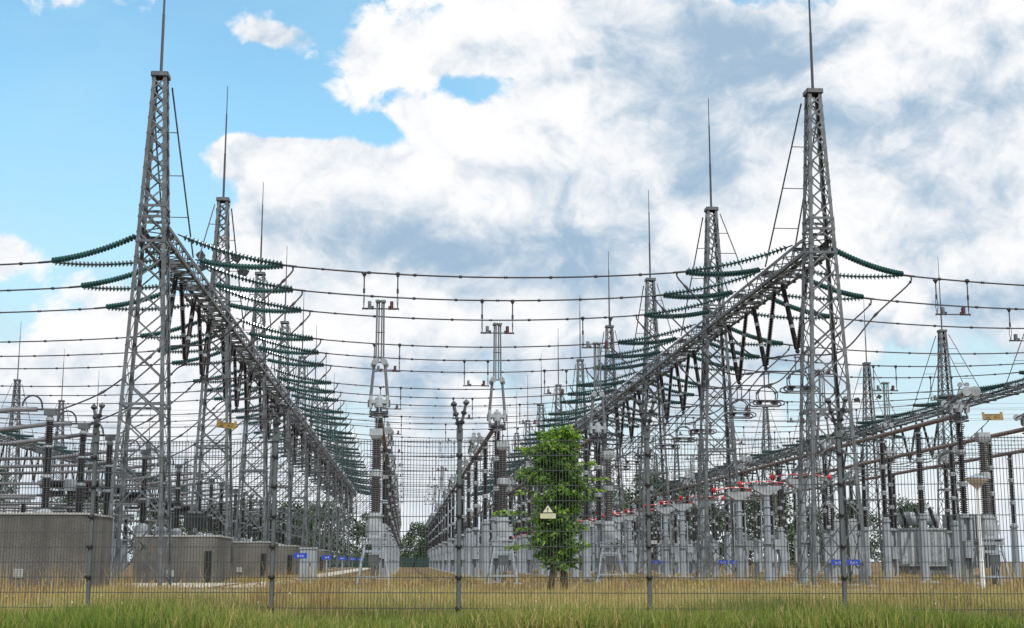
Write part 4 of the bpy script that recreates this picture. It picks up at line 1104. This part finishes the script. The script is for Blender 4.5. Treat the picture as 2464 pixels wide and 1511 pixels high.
def branch(p0, p1, nl, spread, tipy=0.0, sz=(.085, .165)):
    p0 = Vector(p0); p1 = Vector(p1); mid = p0.lerp(p1, .5) + Vector((0, 0, .10)); cp = [p0, mid, p1]
    b.path(cp, [.022, .014, .006], BARK, 5)
    for _ in range(nl):
        t_ = rnd.random() ** .6; q = (p0.lerp(mid, t_ * 2) if t_ < .5 else mid.lerp(p1, t_ * 2 - 1))
        o_ = Vector((rnd.gauss(0, 1), rnd.gauss(0, 1), rnd.gauss(0, .8))) * spread * (1.15 - .7 * t_)
        pts.append(q + o_); d = (p1 - p0).normalized() * .7 + Vector((rnd.gauss(0, .6), rnd.gauss(0, .6), -.55 + rnd.gauss(0, .4)))
        dirs.append(d); size.append(rnd.uniform(*sz))
        y_ = rnd.random(); idx.append(2 if y_ < .05 + tipy * t_ else (1 if y_ < .46 + tipy else 0))
for k in range(190):
    z = .72 + 3.63 * (k + rnd.random()) / 190
    a, c = crown_w(z); ang = rnd.uniform(0, 2 * math.pi)
    rx = (c if math.cos(ang) > 0 else -a) * rnd.uniform(.40, 1.12); ry = .75 * rnd.uniform(.5, 1)
    cx0 = .05 + .12 * (z - 1) / 3
    ex = rx * math.cos(ang); ey = ry * math.sin(ang)
    branch((cx0 + ex * .1, ey * .1, z - .12), (ex, ey, z + rnd.uniform(-.1, .22)), int(58 * (.45 + abs(rx))), .095, .16 + (.25 if z > 3.8 else 0))
for z, x1, n_ in ((2.05, -1.62, 40), (1.62, -1.0, 26), (1.22, -1.35, 46), (2.98, 1.30, 40), (3.35, .98, 36), (2.62, 1.28, 36), (3.15, -1.02, 40), (3.75, -1.0, 40), (2.55, -1.0, 30)):
    branch((x1 * .2, -.2, z - .05), (x1, -.35, z + .06 + rnd.uniform(-.05, .1)), n_, .05, .75)
tk_ = b.obj('trunk', smooth=True)
me = leaf_mesh('crown', pts, dirs, size, LEAF, idx)
cr = bpy.data.objects.new('crown', me); col.objects.link(cr)
adopt(tr, tk_, cr); tag(tr, 'slim young broadleaf tree with two dark stems just behind the warning sign', 'tree')
def far_tree(seed, h, w, nl):
    r_ = np.random.default_rng(seed)
    t = thing('distant_tree'); b = MB(); b.path([(0, 0, -.2), (.1, 0, h * .3), (0, .1, h * .7)], [.25, .18, .06], BARK, 7)
    for k in range(6):
        a = r_.uniform(0, 6.28); b.path([(0, 0, h * (.25 + .07 * k)), (math.cos(a) * w * .3, math.sin(a) * w * .3, h * (.45 + .06 * k))], [.09, .03], BARK, 5)
    nc = 46
    th = r_.uniform(0, 2 * np.pi, nc); zz = r_.uniform(.12, .97, nc); pr = np.sin(np.pi * np.clip(zz, 0, 1) ** .75) ** .6
    rad = np.sqrt(r_.uniform(.05, 1, nc)) * w * .5 * pr
    C = np.stack([rad * np.cos(th), rad * np.sin(th), zz * h], 1); cs = r_.uniform(.10, .20, nc) * w
    ci = r_.integers(0, nc, nl); dv = r_.normal(size=(nl, 3)); dv /= np.linalg.norm(dv, axis=1)[:, None]
    P = C[ci] + dv * (cs[ci] * r_.uniform(.55, 1.05, nl))[:, None] * [1, 1, .75]
    P[:, 2] = np.maximum(P[:, 2], .1)
    D2 = dv + r_.normal(size=(nl, 3)) * .6
    hue = (r_.uniform(0, 1, nc)[ci] * .6 + r_.uniform(0, 1, nl) * .4)
    me = leaf_mesh('crown', P, D2, r_.uniform(.22, .46, nl), FARL, np.digitize(hue, [.42, .68]), .3, .7)
    cr = bpy.data.objects.new('crown', me); col.objects.link(cr)
    return Kind(adopt(t, b.obj('trunk'), cr))
FT = [far_tree(1, 8.5, 9, 5200), far_tree(2, 7.0, 7.5, 4600), far_tree(3, 9.5, 7.0, 5200)]
TREES = [(-15, 210, 1, .8, 'bushy distant tree above the grey control cabinet'), (-21, 205, 2, .7, 'distant tree above the third bunker'), (2.6, 240, 1, .82, 'round dark tree closing the end of the corridor'), (5.6, 246, 0, .62, 'low bushy tree at the corridor\'s end, tree side'), (-1.2, 236, 1, .50, 'small bush at the corridor\'s end, bunker side'), (3.4, 226, 0, .42, 'lighter low bush before the corridor\'s end trees'),
         (-6, 232, 2, .75, 'distant tree behind the last bunker-side tower'), (-12, 228, 0, 1.0, 'distant tree behind the row of blue path signs'), (-18, 232, 1, 1.15, 'distant tree between second and third bunker-side towers'), (-24, 226, 0, .95, 'distant tree behind the second bunker'), (-30, 235, 2, .9, 'distant tree behind the second bunker-side tower'),
         (-38, 222, 1, 1.1, 'distant tree behind the black panel'), (-47, 210, 0, 1.1, 'distant tree behind the first bunker-side tower'), (-56, 190, 2, 1.2, 'distant tree behind the circuit breakers'), (-63, 180, 0, 1.15, 'distant tree behind the cable columns'), (-70, 190, 1, 1.3, 'distant tree over the tallest bunker'),
         (11, 236, 2, .62, 'distant tree behind the corridor\'s busbar posts'), (17, 230, 0, .80, 'distant tree glimpsed beside the young tree'), (24, 226, 1, 1.1, 'distant tree behind the young tree'), (31, 222, 0, 1.0, 'distant tree past the young tree'), (38, 214, 2, .95, 'distant tree behind the far red-ball switches'),
         (46, 220, 1, 1.1, 'distant tree behind the near red-ball switches'), (55, 214, 0, .9, 'distant tree behind the low service building'), (63, 214, 1, .8, 'distant tree beside the double-sign tower'), (72, 220, 2, .7, 'distant tree behind the power transformer'), (82, 226, 0, .8, 'distant tree beyond the lamp post')]
for u, v, k, s, lab in TREES:
    if u > 20: s *= 1.3
    FT[k].at(W(u, v), rnd.uniform(0, 6.28), lab, 'tree', 'distant trees', (s * 1.15, s * 1.15, s * 1.22))
t = thing('boundary_screen', W(0, 214), YAW)
b = MB(); b.box((-34, -.03, .05), (40, .03, 1.55), HEDGE); ks = [b.obj('mesh_screen')]
for k in range(26): b = MB(); b.box((-34 + k * 2.96 - .04, -.07, 0), (-34 + k * 2.96 + .04, -.032, 1.62), BLACK); ks.append(b.obj('post'))
adopt(t, *ks); tag(t, 'dark green boundary screen fence closing the far end of the yard', 'fence')
# ------------------------------------------------------------------ grass
def grass(name, n, xr, yr, hr, wd_, mats, probs, lean=.35, zf=None, dens=None, seed=3):
    r_ = np.random.default_rng(seed)
    y = r_.uniform(*yr, n); hwid = xr * y / yr[1] if xr > 0 else -xr; x = r_.uniform(-1, 1, n) * (xr * y / yr[1])
    if dens is not None:
        keep = dens(x, y, r_); x, y = x[keep], y[keep]; n = len(x)
    h = r_.uniform(*hr, n) * r_.uniform(.75, 1.1, n)
    if zf is not None: h = h * zf(x, y)
    a = r_.uniform(0, 2 * np.pi, n); w = wd_ * r_.uniform(.6, 1.4, n)
    la = r_.uniform(0, 2 * np.pi, n); le = np.abs(r_.normal(0, lean, n)) * h
    z0 = np.zeros(n) + np.where(y < 16.5, -0.78 * np.clip((16.5 - y) / 6, 0, 1), 0)
    B = np.stack([x, y, z0], 1); S = np.stack([np.cos(a), np.sin(a), np.zeros(n)], 1) * w[:, None] * .5
    Lv = np.stack([np.cos(la) * le, np.sin(la) * le, np.zeros(n)], 1); Z = np.array([0, 0, 1.0])
    m_ = B + Lv * .3 + Z * (h * .55)[:, None]; tp = B + Lv + Z * (h * .97)[:, None]
    V = np.stack([B - S, B + S, m_ + S * .75, m_ - S * .75, tp], 1).reshape(-1, 3)
    o = np.arange(n) * 5
    loops = np.stack([o, o + 1, o + 2, o + 3, o + 3, o + 2, o + 4], 1).reshape(-1)
    me = bpy.data.meshes.new(name); me.vertices.add(len(V)); me.vertices.foreach_set('co', V.ravel())
    me.loops.add(len(loops)); me.loops.foreach_set('vertex_index', loops.astype(np.int32))
    me.polygons.add(2 * n); st = np.stack([np.arange(n) * 7, np.arange(n) * 7 + 4], 1).ravel(); me.polygons.foreach_set('loop_start', st.astype(np.int32))
    for m in mats: me.materials.append(m)
    patch = np.sin(x * 1.7 + 1.3 * np.sin(y * .8)) * .5 + np.sin(x * .55 - y * .3) * .5
    cum = np.cumsum(probs); q = np.clip(r_.uniform(0, 1, n) + patch * .14, 0, .999)
    ix = np.searchsorted(cum, q * cum[-1]); me.polygons.foreach_set('material_index', np.repeat(ix, 2).astype(np.int32))
    me.update(calc_edges=True); me.validate()
    ob = bpy.data.objects.new(name, me); col.objects.link(ob); ob['kind'] = 'stuff'; ob['label'] = {'green_grass': 'tall fresh green grass along the fence', 'dry_grass': 'tall straw-coloured dry meadow grass behind the fence', 'seed_stalks': 'thin russet seed stalks standing above the meadow', 'low_grass': 'low dry grass on the yard floor'}[name]
    return ob
hump = lambda x, y: .8 + .35 * np.sin(x * 1.1 + .5) * np.sin(x * .37 + y * .5)
grass('green_grass', 150000, 8.6, (16.2, 23.5), (.16, .42), .010, GRS + [DRY[3], DRY[0]], [.30, .22, .14, .22, .12], .4, hump, lambda x, y, r_: r_.uniform(0, 1, len(x)) < np.clip(1.0 - (y - 17.9 - 1.3 * np.sin(x * .9) * np.sin(x * .31 + 1) - .6 * np.sin(x * 2.3)) / 4.6, .05, 1), 3)
grass('dry_grass', 150000, 14.5, (17.0, 37.0), (.26, .54), .009, [DRY[3], DRY[1], DRY[0], DRY[4], GRS[0]], [.30, .12, .26, .22, .10], .3, lambda x, y: hump(x, y) * (1 - .5 * np.clip((y - 20) / 16, 0, 1)), lambda x, y, r_: r_.uniform(0, 1, len(x)) < np.clip((y - 16.9 + .8 * np.sin(x * 1.3)) / 4.2, .04, 1), 4)
grass('low_grass', 60000, 32, (37, 85), (.06, .26), .03, [DRY[3], DRY[1], DRY[0], DRY[2]], [.30, .25, .25, .2], .6, None, lambda x, y, r_: r_.uniform(0, 1, len(x)) < np.clip(.25 + .75 * np.sin(x * .45 + 1) * np.sin(y * .21), 0.08, 1) , 5)
clump = np.random.default_rng(9).uniform(-1, 1, (26, 2))
def near(x, y, r_):
    k = np.zeros(len(x), bool)
    for cx_, cy_ in clump:
        Y = 26 + 9 * cy_; X = cx_ * .37 * Y; k |= (x - X) ** 2 + ((y - Y) * .7) ** 2 < .10
    k |= (x + 9.6) ** 2 + (y - 30) ** 2 < .35
    return k & (r_.uniform(0, 1, len(x)) < .55) | (r_.uniform(0, 1, len(x)) < .006)
grass('seed_stalks', 160000, 14, (18.7, 36.0), (.5, .95), .008, [DRY[2], DRY[1], DRY[0]], [.25, .40, .35], .22, None, near, 6)

fl = np.random.default_rng(12); n_ = 90; fy = fl.uniform(16.8, 23, n_); fx = fl.uniform(-1, 1, n_) * 7.0
fP = np.stack([fx, fy, fl.uniform(.22, .46, n_)], 1)
me = leaf_mesh('wild_flowers', np.repeat(fP, 3, 0), fl.normal(size=(n_ * 3, 3)) * [1, 1, .4] + [0, 0, .3], fl.uniform(.009, .018, n_ * 3), [mat('white_petal', (.75, .74, .66), .7), mat('yellow_petal', (.75, .55, .05), .7)], np.repeat((fl.uniform(0, 1, n_) > .8).astype(int), 3), 0, .9)
o = bpy.data.objects.new('wild_flowers', me); col.objects.link(o); o['kind'] = 'stuff'; o['label'] = 'small white and yellow flower heads in the grass'
